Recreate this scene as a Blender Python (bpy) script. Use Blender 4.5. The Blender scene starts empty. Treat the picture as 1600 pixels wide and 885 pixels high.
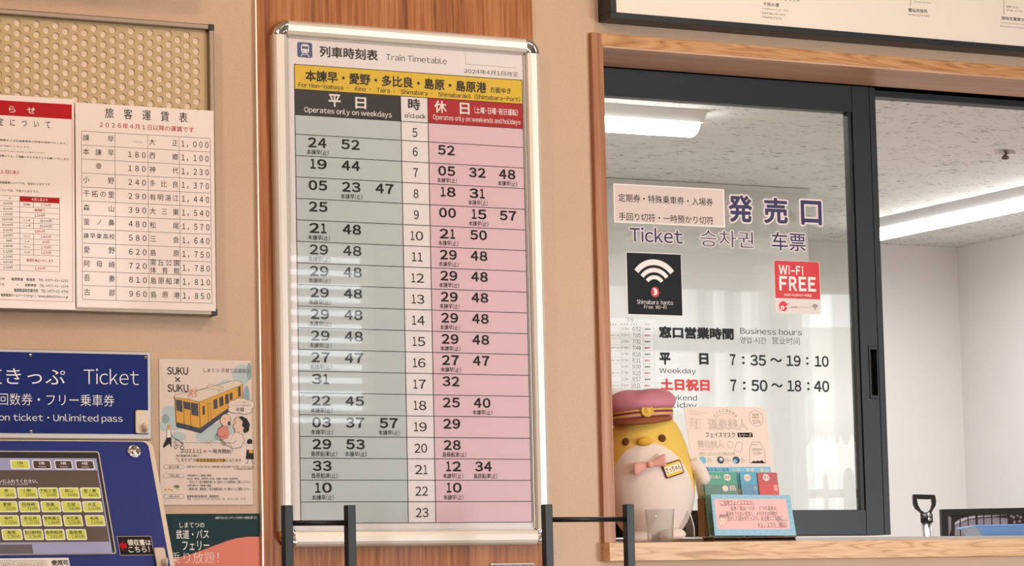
import bpy, bmesh, math, random
from mathutils import Vector, Matrix

# ------------------------------------------------------------------ camera
F = 4723.0                      # focal length in pixels of the 1600x885 frame
YAW, PIT, ROL = (math.radians(a) for a in (27.82, 6.295, -1.284))
_fw = Vector((math.sin(YAW) * math.cos(PIT), math.cos(YAW) * math.cos(PIT), math.sin(PIT)))
_r = Vector((math.cos(YAW), -math.sin(YAW), 0))
_u = _r.cross(_fw)
RT = _r * math.cos(ROL) + _u * math.sin(ROL)
UP = -_r * math.sin(ROL) + _u * math.cos(ROL)
CAM = Vector((-2.61665, -5.39678, 0.905535))
sc = bpy.context.scene
COL = sc.collection
cd = bpy.data.cameras.new('camera')
cam = bpy.data.objects.new('camera', cd)
COL.objects.link(cam)
cam.matrix_world = Matrix(((RT.x, UP.x, -_fw.x, CAM.x), (RT.y, UP.y, -_fw.y, CAM.y), (RT.z, UP.z, -_fw.z, CAM.z), (0, 0, 0, 1)))
cd.sensor_width = 36.0
cd.lens = F * 36.0 / 1600.0
cd.clip_end = 200
sc.camera = cam

# ------------------------------------------------------------------ world, lights, exposure
sc.view_settings.view_transform = 'Standard'
sc.view_settings.look = 'None'
sc.view_settings.gamma = 1.0
sc.view_settings.use_curve_mapping = False
sc.view_settings.exposure = 0.0
sc.cycles.use_denoising = True
sc.cycles.max_bounces = 8
sc.cycles.transparent_max_bounces = 24
sc.cycles.sample_clamp_indirect = 4.0
w = bpy.data.worlds.new('daylight')
sc.world = w
w.use_nodes = True
w.node_tree.nodes['Background'].inputs[0].default_value = (0.86, 0.93, 1.0, 1)
w.node_tree.nodes['Background'].inputs[1].default_value = 5.0


def lamp(name, loc, target, size, power, col, size_y=None):
    l = bpy.data.lights.new(name, 'AREA')
    l.shape = 'RECTANGLE' if size_y else 'SQUARE'
    l.size = size
    if size_y:
        l.size_y = size_y
    l.energy = power
    l.color = col
    o = bpy.data.objects.new(name, l)
    COL.objects.link(o)
    o.location = loc
    o.rotation_euler = (Vector(target) - Vector(loc)).to_track_quat('-Z', 'Y').to_euler()
    return o


WARM = (1.0, 0.70, 0.44)
lamp('lobby_lamp_left', (-1.75, -1.35, 2.85), (-0.6, 0, 1.6), 0.16, 11.5, WARM)
lamp('lobby_lamp_right', (0.75, -1.7, 2.85), (0.3, 0, 1.5), 0.20, 10, (1.0, 0.78, 0.60))
lamp('lobby_lamp_mid', (-0.6, -2.6, 2.9), (0, 0, 1.5), 0.5, 15, (1.0, 0.83, 0.71))
lamp('lobby_daylight', (0.6, -6.8, 2.0), (0.2, 0, 1.2), 2.6, 76, (1.0, 0.96, 0.93), 1.4)
dl = lamp('entrance_daylight', (3.2, -6.9, 0.8), (1.1, 0, 0.80), 1.3, 14, (0.90, 0.96, 1.0), 0.9)
dl.data.spread = math.radians(38)
lamp('office_lamp_light', (2.4, 2.05, 2.24), (2.4, 2.05, 0), 1.2, 34, (0.98, 0.98, 1.0), 0.12)
lamp('office_lamp_light_rear', (3.85, 3.0, 2.24), (3.85, 3.0, 0), 0.12, 20, (0.98, 0.98, 1.0), 1.6)
lamp('office_lamp_light_front', (1.2, 0.9, 2.26), (1.2, 0.9, 0), 1.2, 20, (0.98, 0.98, 1.0), 0.12)


# ------------------------------------------------------------------ materials
def lin(c):
    return tuple(((x / 255.0) / 12.92 if x / 255.0 <= 0.04045 else ((x / 255.0 + 0.055) / 1.055) ** 2.4) for x in c) + (1.0,)


MATS = {}


def mat(name, col, rough=0.6, metal=0.0, coat=0.0, emit=0.0, spec=0.5):
    if name in MATS:
        return MATS[name]
    m = bpy.data.materials.new(name)
    m.use_nodes = True
    b = m.node_tree.nodes['Principled BSDF']
    b.inputs['Base Color'].default_value = lin(col)
    b.inputs['Roughness'].default_value = rough
    b.inputs['Metallic'].default_value = metal
    b.inputs['Specular IOR Level'].default_value = spec
    if coat:
        b.inputs['Coat Weight'].default_value = coat
        b.inputs['Coat Roughness'].default_value = 0.06
    if emit:
        b.inputs['Emission Color'].default_value = lin(col)
        b.inputs['Emission Strength'].default_value = emit
    MATS[name] = m
    return m


def nodes(m):
    nt = m.node_tree
    return nt, nt.nodes, nt.links, nt.nodes['Principled BSDF']


def tex_coord(nt, scale, rot=(0, 0, 0), out='Object'):
    tc = nt.nodes.new('ShaderNodeTexCoord')
    mp = nt.nodes.new('ShaderNodeMapping')
    mp.inputs['Scale'].default_value = scale
    mp.inputs['Rotation'].default_value = rot
    nt.links.new(tc.outputs[out], mp.inputs['Vector'])
    return mp.outputs['Vector']


def ramp(nt, fac, stops):
    r = nt.nodes.new('ShaderNodeValToRGB')
    e = r.color_ramp.elements
    e[0].position, e[0].color = stops[0][0], lin(stops[0][1])
    e[1].position, e[1].color = stops[-1][0], lin(stops[-1][1])
    for p, c in stops[1:-1]:
        x = e.new(p)
        x.color = lin(c)
    nt.links.new(fac, r.inputs['Fac'])
    return r.outputs['Color']


def bump(nt, height, strength, dist, target):
    b = nt.nodes.new('ShaderNodeBump')
    b.inputs['Strength'].default_value = strength
    b.inputs['Distance'].default_value = dist
    nt.links.new(height, b.inputs['Height'])
    nt.links.new(b.outputs['Normal'], target.inputs['Normal'])


def noise(nt, vec, scale, detail=3, dist=0.0):
    n = nt.nodes.new('ShaderNodeTexNoise')
    n.inputs['Scale'].default_value = scale
    n.inputs['Detail'].default_value = detail
    n.inputs['Distortion'].default_value = dist
    nt.links.new(vec, n.inputs['Vector'])
    return n.outputs['Fac']


def plaster(name, col, amount=10, bumpy=0.15):
    m = mat(name, col, 0.85, spec=0.25)
    nt, nn, ll, b = nodes(m)
    v = tex_coord(nt, (1, 1, 1))
    f = noise(nt, v, 260, 4)
    g = noise(nt, v, 3.0, 3)
    mx = nn.new('ShaderNodeMath')
    mx.operation = 'ADD'
    ll.new(f, mx.inputs[0])
    ll.new(g, mx.inputs[1])
    mh = nn.new('ShaderNodeMath')
    mh.operation = 'MULTIPLY'
    mh.inputs[1].default_value = 0.5
    ll.new(mx.outputs[0], mh.inputs[0])
    d = tuple(max(0, c - amount) for c in col)
    l = tuple(min(255, c + amount) for c in col)
    ll.new(ramp(nt, mh.outputs[0], [(0.35, d), (0.65, l)]), b.inputs['Base Color'])
    bump(nt, f, bumpy, 0.002, b)
    return m


def wood(name, dark, mid, light, axis='Z', rough=0.42, figure=False, fine=1.0):
    m = mat(name, mid, rough)
    nt, nn, ll, b = nodes(m)
    s = {'Z': (1, 1, 0.03), 'X': (0.03, 1, 1), 'Y': (1, 0.03, 1)}[axis]
    v = tex_coord(nt, s)
    f = noise(nt, v, 190 * fine, 5, 0.3)
    if figure:
        s2 = {'Z': (6, 6, 0.55), 'X': (0.55, 6, 6), 'Y': (6, .55, 6)}[axis]
        v2 = tex_coord(nt, s2)
        g0 = noise(nt, v2, 4.2, 2, 0.5)
        mt = nn.new('ShaderNodeMath')
        mt.operation = 'MULTIPLY'
        mt.inputs[1].default_value = 11.0
        ll.new(g0, mt.inputs[0])
        fr = nn.new('ShaderNodeMath')
        fr.operation = 'PINGPONG'
        fr.inputs[1].default_value = 0.5
        ll.new(mt.outputs[0], fr.inputs[0])
        fm = nn.new('ShaderNodeMath')
        fm.operation = 'MULTIPLY_ADD'
        fm.inputs[1].default_value = 0.75
        ll.new(fr.outputs[0], fm.inputs[0])
        fa = nn.new('ShaderNodeMath')
        fa.operation = 'MULTIPLY'
        fa.inputs[1].default_value = 0.55
        ll.new(f, fa.inputs[0])
        ll.new(fa.outputs[0], fm.inputs[2])
        fac = fm.outputs[0]
        st = [(0.22, dark), (0.38, mid), (0.62, light)]
    else:
        g = noise(nt, v, 22, 3, 0.5)
        ma = nn.new('ShaderNodeMath')
        ma.operation = 'MULTIPLY_ADD'
        ma.inputs[1].default_value = 0.6
        ll.new(f, ma.inputs[0])
        mb = nn.new('ShaderNodeMath')
        mb.operation = 'MULTIPLY'
        mb.inputs[1].default_value = 0.4
        ll.new(g, mb.inputs[0])
        ll.new(mb.outputs[0], ma.inputs[2])
        fac = ma.outputs[0]
        st = [(0.36, dark), (0.5, mid), (0.64, light)]
    ll.new(ramp(nt, fac, st), b.inputs['Base Color'])
    bump(nt, f, 0.06, 0.001, b)
    return m


def glass(name, tint=(255, 255, 255), ior=1.5, rough=0.0, haze=0.0):
    m = bpy.data.materials.new(name)
    m.use_nodes = True
    nt = m.node_tree
    nt.nodes.clear()
    out = nt.nodes.new('ShaderNodeOutputMaterial')
    tr = nt.nodes.new('ShaderNodeBsdfTransparent')
    tr.inputs[0].default_value = lin(tint)
    gl = nt.nodes.new('ShaderNodeBsdfGlossy')
    gl.inputs['Roughness'].default_value = rough
    # thin sheet reflectance (Schlick), the same from both sides
    ge = nt.nodes.new('ShaderNodeNewGeometry')
    dt = nt.nodes.new('ShaderNodeVectorMath')
    dt.operation = 'DOT_PRODUCT'
    nt.links.new(ge.outputs['Normal'], dt.inputs[0])
    nt.links.new(ge.outputs['Incoming'], dt.inputs[1])

    def mt(op, a, c):
        q = nt.nodes.new('ShaderNodeMath')
        q.operation = op
        for k, x in enumerate((a, c)):
            if x is None:
                continue
            if isinstance(x, float):
                q.inputs[k].default_value = x
            else:
                nt.links.new(x, q.inputs[k])
        return q.outputs[0]
    r0 = ((ior - 1) / (ior + 1)) ** 2
    fr = mt('ADD', mt('MULTIPLY', mt('POWER', mt('SUBTRACT', 1.0, mt('ABSOLUTE', dt.outputs['Value'], None)), 5.0), 1.0 - r0), r0)
    mx = nt.nodes.new('ShaderNodeMixShader')
    nt.links.new(fr, mx.inputs[0])
    if haze:
        df = nt.nodes.new('ShaderNodeBsdfDiffuse')
        df.inputs[0].default_value = lin((245, 245, 245))
        m2 = nt.nodes.new('ShaderNodeMixShader')
        m2.inputs[0].default_value = haze
        nt.links.new(tr.outputs[0], m2.inputs[1])
        nt.links.new(df.outputs[0], m2.inputs[2])
        nt.links.new(m2.outputs[0], mx.inputs[1])
    else:
        nt.links.new(tr.outputs[0], mx.inputs[1])
    nt.links.new(gl.outputs[0], mx.inputs[2])
    nt.links.new(mx.outputs[0], out.inputs[0])
    MATS[name] = m
    return m


M_WALL = plaster('wallpaper', (208, 177, 151), 5)
M_OFFWALL = plaster('office_wall_paint', (228, 224, 221), 3, 0.05)
M_PART = plaster('office_partition_paint', (208, 207, 206), 3, 0.05)
M_PANEL = wood('brown_oak_veneer', (120, 66, 33), (166, 101, 56), (186, 124, 78), 'Z')
M_PANEL.node_tree.nodes['Principled BSDF'].inputs['Specular IOR Level'].default_value = 0.2
M_OAK_X = wood('oak_board', (182, 130, 84), (212, 164, 116), (224, 182, 138), 'X', figure=True)
M_OAK_Z = wood('oak_upright', (146, 90, 52), (172, 114, 72), (190, 136, 94), 'Z', fine=.6)
M_OAK_H = wood('oak_head_board', (156, 102, 56), (190, 134, 80), (206, 154, 102), 'X', figure=True)
M_SOFFIT = wood('pale_veneer', (186, 142, 112), (202, 160, 130), (214, 174, 146), 'X')
M_ALU = mat('satin_aluminium', (226, 216, 204), 0.42, 0.35)
M_CHROME = mat('chrome', (225, 225, 225), 0.06, 1.0)
M_BLACKAL = mat('charcoal_anodised_aluminium', (33, 36, 40), 0.42, 0.2)
M_BLACK = mat('black_satin_steel', (26, 27, 29), 0.45, 0.2)
M_BLACKPL = mat('black_plastic', (20, 20, 21), 0.5)
M_GLASS = glass('window_glass', (254, 255, 254), 1.46)
M_COVER = glass('clear_cover_sheet', (253, 253, 253), 1.52, 0.015, 0.008)
M_CLEAR = glass('clear_acrylic', (250, 251, 251), 1.35, 0.02, 0.05)
M_FILM = glass('clear_plastic_film', (254, 254, 254), 1.33, 0.02, 0.012)
# papers and inks
M_PAPER = mat('laminated_paper', (242, 226, 218), 0.5, coat=0.5)
M_TTPAPER = mat('timetable_paper', (246, 236, 234), 0.55, spec=.3)
M_INK = mat('black_ink', (22, 19, 19), 0.6, spec=.15)
M_GREYINK = mat('grey_ink', (110, 100, 96), 0.6)
M_RED = mat('red_ink', (184, 14, 24), 0.6, spec=.2)
M_WHITE = mat('white_ink', (246, 238, 232), 0.55, coat=0.3)
M_YEL = mat('yellow_ink', (236, 196, 44), 0.55, spec=.25)
M_TTGREY = mat('grey_green_ink', (198, 208, 207), 0.55, spec=.3)
M_TTPINK = mat('pink_ink', (236, 200, 207), 0.55, spec=.3)
M_TTBLACK = mat('charcoal_ink', (40, 36, 36), 0.55, spec=.2)
M_BLUEINK = mat('navy_ink', (46, 66, 130), 0.5, coat=0.3)
M_VINYL = mat('deep_violet_vinyl', (44, 34, 84), 0.5)
M_VHALO = mat('pale_pink_vinyl', (232, 218, 214), 0.6)
M_VBLACK = mat('charcoal_vinyl', (38, 40, 42), 0.55, spec=.2)
M_VRED = mat('red_vinyl', (206, 40, 42), 0.5)
M_STICKERB = mat('black_sticker', (20, 20, 24), 0.5, spec=.2)
M_STICKERR = mat('red_sticker', (214, 40, 46), 0.35)
M_BLUE = mat('blue_machine_enamel', (6, 34, 112), 0.55, spec=.2)
M_BLUE2 = mat('blue_panel_enamel', (22, 44, 126), 0.45, spec=.35)
M_CREAM = mat('cream_plastic_trim', (226, 208, 188), 0.45)
M_SILVER = mat('silver_trim', (182, 174, 166), 0.45, 0.35)
M_BEIGEPERF = mat('beige_perforated_steel', (194, 166, 120), 0.5)
M_CORK = plaster('cream_board_backing', (234, 212, 188), 8, 0.5)
M_BRONZE = mat('dull_bronze_aluminium', (146, 128, 112), 0.4, 0.55)

# ------------------------------------------------------------------ geometry helpers
class Plane:
    """A flat face somewhere in the room: origin, right axis and up axis in metres."""
    def __init__(s, o, ex=(1, 0, 0), ez=(0, 0, 1)):
        s.o, s.ex, s.ez = Vector(o), Vector(ex).normalized(), Vector(ez).normalized()
        s.n = s.ex.cross(s.ez).normalized()

    def px(s, u, v):
        d = _fw + RT * ((u - 800.0) / F) - UP * ((v - 442.5) / F)
        t = (s.o - CAM).dot(s.n) / d.dot(s.n)
        p = CAM + d * t - s.o
        return p.dot(s.ex), p.dot(s.ez)

    def w(s, a, b, k=0.0):
        return s.o + s.ex * a + s.ez * b + s.n * k


def at(u, v, y):
    pl = Plane((0, y, 0))
    a, b = pl.px(u, v)
    return Vector((a, y, b))


LAYER = 0.00016
_txt = bpy.data.curves.new('lettering', 'FONT')
_txo = bpy.data.objects.new('lettering', _txt)
_cache = {}


_raw = {}


def raw_glyph(body, bold, res):
    key = (body, min(bold, 0.0), res)
    if key not in _raw:
        _txt.body = body
        _txt.offset = min(bold, 0.0)
        _txt.resolution_u = res
        me = _txo.to_mesh()
        V = [(v.co.x, v.co.y) for v in me.vertices]
        fs = []
        for p in me.polygons:
            q = list(p.vertices)
            ar = sum(V[q[k]][0] * V[q[(k + 1) % len(q)]][1] - V[q[(k + 1) % len(q)]][0] * V[q[k]][1] for k in range(len(q)))
            fs.append(tuple(q if ar >= 0 else q[::-1]))
        _txo.to_mesh_clear()
        _raw[key] = (V, fs)
    return _raw[key]


def glyphs(body, bold, res):
    """filled outlines of a string; a positive bold grows them outwards by that much"""
    key = (body, bold, res)
    if key in _cache:
        return _cache[key]
    V, fs = [], []
    pen = 0.0
    for ch in (body if any(33 <= ord(q) <= 126 for q in body) else [body]):
        if ch == ' ':
            pen += .27
            continue
        latin = len(ch) == 1 and 33 <= ord(ch) <= 126
        gv, gf = raw_glyph(chr(ord(ch) + 0xFEE0) if latin else ch, bold, res)
        if not gv:
            pen += 1.0
            continue
        gx0, gx1 = min(q[0] for q in gv), max(q[0] for q in gv)
        sh = pen + .05 - gx0 if latin else pen
        k = len(V)
        V += [(x + sh, y) for x, y in gv]
        fs += [tuple(k + q for q in f) for f in gf]
        pen += (gx1 - gx0) + .10 if latin else 1.0
    vs = [(x, y, 0.0) for x, y in V]
    if bold > 0:
        de = set()
        for q in fs:
            for k in range(len(q)):
                de.add((q[k], q[(k + 1) % len(q)]))
        bd = [e for e in de if (e[1], e[0]) not in de]
        bd.sort()
        nrm = {}
        for a, c in bd:
            dx, dy = V[c][0] - V[a][0], V[c][1] - V[a][1]
            L = math.hypot(dx, dy)
            if L > 1e-9:
                nrm[(a, c)] = (dy / L, -dx / L)
        ending = {e[1]: e for e in nrm}
        i = 0
        for (a, c), (nx, ny) in nrm.items():
            j = (i % 11 + 1) * 5e-6
            i += 1
            k = len(vs)
            vs += [(V[a][0], V[a][1], j), (V[c][0], V[c][1], j), (V[c][0] + nx * bold, V[c][1] + ny * bold, j), (V[a][0] + nx * bold, V[a][1] + ny * bold, j)]
            fs.append((k, k + 3, k + 2, k + 1))
            pe = ending.get(a)
            if pe:
                px, py = nrm[pe]
                if px * ny - py * nx > 0.05:
                    k = len(vs)
                    j += 2e-6
                    mx_, my_ = px + nx, py + ny
                    ml = math.hypot(mx_, my_) or 1
                    mx_, my_ = mx_ / ml, my_ / ml
                    vs += [(V[a][0], V[a][1], j), (V[a][0] + px * bold, V[a][1] + py * bold, j), (V[a][0] + mx_ * bold, V[a][1] + my_ * bold, j), (V[a][0] + nx * bold, V[a][1] + ny * bold, j)]
                    fs.append((k, k + 1, k + 2, k + 3))
    x0, x1 = min(v[0] for v in vs), max(v[0] for v in vs)
    y0, y1 = min(v[1] for v in vs), max(v[1] for v in vs)
    _cache[key] = ([(x - x0, y - y0, j) for x, y, j in vs], fs, x1 - x0, y1 - y0)
    return _cache[key]


class MB:
    def __init__(s):
        s.v, s.f, s.mi, s.sm, s.mats = [], [], [], [], []
        s.cnt = 0

    def m(s, material):
        if material not in s.mats:
            s.mats.append(material)
        return s.mats.index(material)

    def add(s, vs, fs, material, smooth=False):
        b = len(s.v)
        s.v += [Vector(v) for v in vs]
        i = s.m(material)
        for f in fs:
            s.f.append(tuple(b + k for k in f))
            s.mi.append(i)
            s.sm.append(smooth)

    def box(s, x0, x1, y0, y1, z0, z1, material):
        x0, x1 = min(x0, x1), max(x0, x1)
        y0, y1 = min(y0, y1), max(y0, y1)
        z0, z1 = min(z0, z1), max(z0, z1)
        s.add([(x, y, z) for x in (x0, x1) for y in (y0, y1) for z in (z0, z1)],
              [(0, 1, 3, 2), (4, 6, 7, 5), (0, 4, 5, 1), (2, 3, 7, 6), (0, 2, 6, 4), (1, 5, 7, 3)], material)

    # ---- flat work on a Plane (a = right, b = up, both metres)
    def slab(s, pl, a0, b0, a1, b1, t, material, k=0.0):
        vs = [pl.w(a, b, c) for a in (a0, a1) for b in (b0, b1) for c in (k - t, k)]
        s.add(vs, [(0, 1, 3, 2), (4, 6, 7, 5), (0, 4, 5, 1), (2, 3, 7, 6), (0, 2, 6, 4), (1, 5, 7, 3)], material)

    def pslab(s, pl, u0, v0, u1, v1, t, material, k=0.0):
        a0, b1 = pl.px(u0, v0)
        a1, b0 = pl.px(u1, v1)
        s.slab(pl, a0, b0, a1, b1, t, material, k)

    def up(s, layer):
        s.cnt = (s.cnt + 1) % 40
        return layer * LAYER + s.cnt * 2.2e-6

    def rect(s, pl, a0, b0, a1, b1, material, layer=1):
        h = s.up(layer)
        s.add([pl.w(a, b, h) for a, b in ((a0, b0), (a1, b0), (a1, b1), (a0, b1))], [(0, 1, 2, 3)], material)

    def prect(s, pl, u0, v0, u1, v1, material, layer=1):
        a0, b1 = pl.px(u0, v0)
        a1, b0 = pl.px(u1, v1)
        s.rect(pl, a0, b0, a1, b1, material, layer)

    def poly(s, pl, pts, material, layer=1):
        h = s.up(layer)
        s.add([pl.w(a, b, h) for a, b in pts], [tuple(range(len(pts)))], material)

    def ppoly(s, pl, pts, material, layer=1):
        s.poly(pl, [pl.px(*p) for p in pts], material, layer)

    def prism(s, pl, pts, t, material, k=0.0):
        n = len(pts)
        vs = [pl.w(a, b, k) for a, b in pts] + [pl.w(a, b, k - t) for a, b in pts]
        s.add(vs, [tuple(range(n)), tuple(range(2 * n - 1, n - 1, -1))] +
              [(i, n + i, n + (i + 1) % n, (i + 1) % n) for i in range(n)], material)

    def rrpts(s, a0, b0, a1, b1, r, n=6):
        out = []
        for cx, cy, st in ((a1 - r, b1 - r, 0), (a0 + r, b1 - r, 90), (a0 + r, b0 + r, 180), (a1 - r, b0 + r, 270)):
            for i in range(n + 1):
                t = math.radians(st + 90.0 * i / n)
                out.append((cx + r * math.cos(t), cy + r * math.sin(t)))
        return out

    def rrect(s, pl, a0, b0, a1, b1, r, material, layer=1):
        s.poly(pl, s.rrpts(a0, b0, a1, b1, r), material, layer)

    def prrect(s, pl, u0, v0, u1, v1, r, material, layer=1):
        a0, b1 = pl.px(u0, v0)
        a1, b0 = pl.px(u1, v1)
        s.rrect(pl, a0, b0, a1, b1, r, material, layer)

    def disc(s, pl, a, b, ra, rb, material, layer=1, n=28):
        s.poly(pl, [(a + ra * math.cos(2 * math.pi * i / n), b + rb * math.sin(2 * math.pi * i / n)) for i in range(n)], material, layer)

    def pdisc(s, pl, u, v, r, material, layer=1, rv=None):
        a, b = pl.px(u, v)
        a2, _ = pl.px(u + r, v)
        _, b2 = pl.px(u, v - (rv or r))
        s.disc(pl, a, b, a2 - a, b2 - b, material, layer)

    def arc(s, pl, a, b, r0, r1, t0, t1, material, layer=1, n=16, sx=1.0):
        vs, fs = [], []
        h = s.up(layer)
        for i in range(n + 1):
            t = math.radians(t0 + (t1 - t0) * i / n)
            for r in (r0, r1):
                vs.append(pl.w(a + sx * r * math.cos(t), b + r * math.sin(t), h))
        for i in range(n):
            fs.append((2 * i, 2 * i + 1, 2 * i + 3, 2 * i + 2))
        s.add(vs, fs, material)

    def stroke(s, pl, pts, wdt, material, layer=1, closed=False):
        """a drawn line, pts in pixels of the frame, width in metres"""
        P = [Vector(pl.px(*p)) for p in pts]
        if closed:
            P.append(P[0])
        for i in range(len(P) - 1):
            d = P[i + 1] - P[i]
            if d.length < 1e-7:
                continue
            e = d.normalized() * wdt * 0.5
            n = Vector((-e.y, e.x))
            a, b = P[i] - e * .6, P[i + 1] + e * .6
            s.poly(pl, [tuple(a - n), tuple(b - n), tuple(b + n), tuple(a + n)], material, layer)

    def line(s, pl, u0, v0, u1, v1, wdt, material, layer=1):
        s.stroke(pl, [(u0, v0), (u1, v1)], wdt, material, layer)

    def textL(s, pl, body, a0, b0, a1, b1, material, bold=0.0, layer=2, res=3):
        vs, fs, wd, ht = glyphs(body, bold, res)
        sx, sy = (a1 - a0) / max(wd, 1e-6), (b1 - b0) / max(ht, 1e-6)
        h = s.up(layer)
        s.add([pl.w(a0 + x * sx, b0 + y * sy, h + j) for x, y, j in vs], fs, material)

    def text(s, pl, body, u0, v0, u1, v1, material, bold=0.0, layer=2, res=3):
        """lettering whose ink runs from the top left to the bottom right point given"""
        a0, b1 = pl.px(u0, v0)
        a1, b0 = pl.px(u1, v1)
        s.textL(pl, body, a0, b0, a1, b1, material, bold, layer, res)

    # ---- round work
    def tube(s, pts, r, material, n=10, caps=True, r2=None):
        pts = [Vector(p) for p in pts]
        vs, fs = [], []
        prev = None
        for i, p in enumerate(pts):
            d = (pts[min(i + 1, len(pts) - 1)] - pts[max(i - 1, 0)]).normalized()
            ref = prev if prev is not None else (Vector((0, 0, 1)) if abs(d.z) < 0.9 else Vector((1, 0, 0)))
            x = (ref - d * ref.dot(d)).normalized()
            y = d.cross(x)
            prev = x
            rr = r if r2 is None else r + (r2 - r) * i / (len(pts) - 1)
            for k in range(n):
                t = 2 * math.pi * k / n
                vs.append(p + x * math.cos(t) * rr + y * math.sin(t) * rr)
        for i in range(len(pts) - 1):
            for k in range(n):
                fs.append((i * n + k, i * n + (k + 1) % n, (i + 1) * n + (k + 1) % n, (i + 1) * n + k))
        if caps:
            fs.append(tuple(range(n))[::-1])
            fs.append(tuple(range((len(pts) - 1) * n, len(pts) * n)))
        s.add(vs, fs, material, True)

    def lathe(s, prof, centre, material, n=32, axis=None, sx=1.0, sy=1.0):
        """prof: (radius, height) pairs around +Z at centre, or around a given axis"""
        q = Vector((0, 0, 1)).rotation_difference(Vector(axis)) if axis is not None else None
        vs, fs = [], []
        for r, h in prof:
            for k in range(n):
                t = 2 * math.pi * k / n
                p = Vector((r * math.cos(t) * sx, r * math.sin(t) * sy, h))
                vs.append((q @ p if q else p) + Vector(centre))
        for i in range(len(prof) - 1):
            for k in range(n):
                fs.append((i * n + k, i * n + (k + 1) % n, (i + 1) * n + (k + 1) % n, (i + 1) * n + k))
        s.add(vs, fs, material, True)

    def build(s, name, parent=None, bevel=0.0, seg=2, kind=None, subsurf=0):
        me = bpy.data.meshes.new(name)
        if parent is not None:
            base = ROOTS[parent.name]
        else:
            x = [v.x for v in s.v]; y = [v.y for v in s.v]; z = [v.z for v in s.v]
            base = Vector(((min(x) + max(x)) / 2, (min(y) + max(y)) / 2, min(z)))
        me.from_pydata([v - base for v in s.v], [], s.f)
        for mm in s.mats:
            me.materials.append(mm)
        me.polygons.foreach_set('material_index', s.mi)
        me.polygons.foreach_set('use_smooth', s.sm)
        bm = bmesh.new()
        bm.from_mesh(me)
        if any(q.name in ('window_glass', 'clear_acrylic', 'clear_plastic_film', 'clear_cover_sheet') for q in s.mats):
            bmesh.ops.recalc_face_normals(bm, faces=bm.faces)
        if bevel or subsurf:
            bmesh.ops.remove_doubles(bm, verts=bm.verts, dist=1e-6)
            bmesh.ops.recalc_face_normals(bm, faces=bm.faces)
        bm.to_mesh(me)
        bm.free()
        me.update()
        o = bpy.data.objects.new(name, me)
        COL.objects.link(o)
        if parent is not None:
            o.parent = parent
        else:
            o.location = base
        ROOTS[o.name] = base
        if bevel:
            b = o.modifiers.new('bevel', 'BEVEL')
            b.width = bevel
            b.segments = seg
            b.limit_method = 'ANGLE'
            b.angle_limit = math.radians(40)
        if subsurf:
            b = o.modifiers.new('subdivision', 'SUBSURF')
            b.levels = subsurf
            b.render_levels = subsurf
        if kind:
            o['kind'] = kind
        return o


ROOTS = {}


def tag(o, label, cat, group=None):
    o['label'] = label
    o['category'] = cat
    if group:
        o['group'] = group
    return o


def thing(name, loc, label=None, cat=None, group=None, kind=None):
    o = bpy.data.objects.new(name, None)
    o.empty_display_size = 0.05
    COL.objects.link(o)
    o.location = loc
    ROOTS[o.name] = Vector(loc)
    if label:
        tag(o, label, cat, group)
    if kind:
        o['kind'] = kind
    return o


# ------------------------------------------------------------------ the room
YC = -0.013                                   # front of the oak casing
XO0 = at(940, 75, YC).x                       # clear opening of the ticket window
XO1 = XO0 + 1.62
ZCT = 1.05                                    # counter top
ZOT = at(940, 70.8, YC).z
YW = 0.16                                     # wall thickness
YG = 0.19                                     # front of the sliding sash
LX0, LX1, LY0, LH = -5.0, 9.0, -7.2, 3.0    # lobby
OX0, OX1, OY1, OH = 0.2, 4.65, 4.51, 2.35     # office

b = MB()
b.box(LX0, XO0, 0, YW, 0, LH, M_WALL)
b.box(XO1, LX1, 0, YW, 0, LH, M_WALL)
b.box(XO0, XO1, 0, YW, ZOT, LH, M_WALL)
b.box(XO0, XO1, 0, YW, 0, ZCT - 0.038, M_WALL)
b.build('wall_front', kind='structure')

M_TILE = plaster('floor_tile', (176, 168, 158), 6, 0.02)
b = MB(); b.box(LX0, LX1, LY0 - 6, OY1 + .1, -0.1, 0, M_TILE); b.build('floor', kind='structure')
M_LCEIL = plaster('lobby_ceiling_board', (226, 214, 200), 4, 0.1)
b = MB(); b.box(LX0, LX1, LY0, YW, LH, LH + .1, M_LCEIL); b.build('ceiling', kind='structure')
M_LWALL = plaster('lobby_wall_paint', (206, 190, 174), 4, 0.1)
b = MB(); b.box(LX0 - .1, LX0, LY0, YW, 0, LH, M_LWALL); b.build('wall_left', kind='structure')
b = MB(); b.box(LX1, LX1 + .1, LY0, YW, 0, LH, M_LWALL); b.build('wall_right', kind='structure')

# office behind the ticket window
M_CEIL = mat('office_ceiling_board', (228, 226, 222), 0.85)
nt, nn, ll, pb = nodes(M_CEIL)
v = tex_coord(nt, (26, 60, 26), (0, 0, 0.5))
n1 = noise(nt, v, 1.0, 2, 1.5)
v2 = tex_coord(nt, (9, 7, 9))
n2 = noise(nt, v2, 1.0, 2)
mm = nn.new('ShaderNodeMath'); mm.operation = 'MULTIPLY_ADD'; mm.inputs[1].default_value = 0.35
ll.new(n2, mm.inputs[0]); ll.new(n1, mm.inputs[2])
ll.new(ramp(nt, mm.outputs[0], [(0.47, (138, 135, 130)), (0.56, (224, 222, 219)), (0.95, (230, 229, 227))]), pb.inputs['Base Color'])
b = MB(); b.box(OX0, OX1 + .1, YW, OY1 + .1, OH, OH + .1, M_CEIL); b.build('ceiling_office', kind='structure')
b = MB(); b.box(OX0, OX1 + .1, OY1, OY1 + .1, 0, OH, M_OFFWALL); b.build('wall_back', kind='structure')
b = MB(); b.box(OX1, OX1 + .1, YW, OY1, 0, OH, M_OFFWALL); b.build('wall_office_right', kind='structure')
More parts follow.
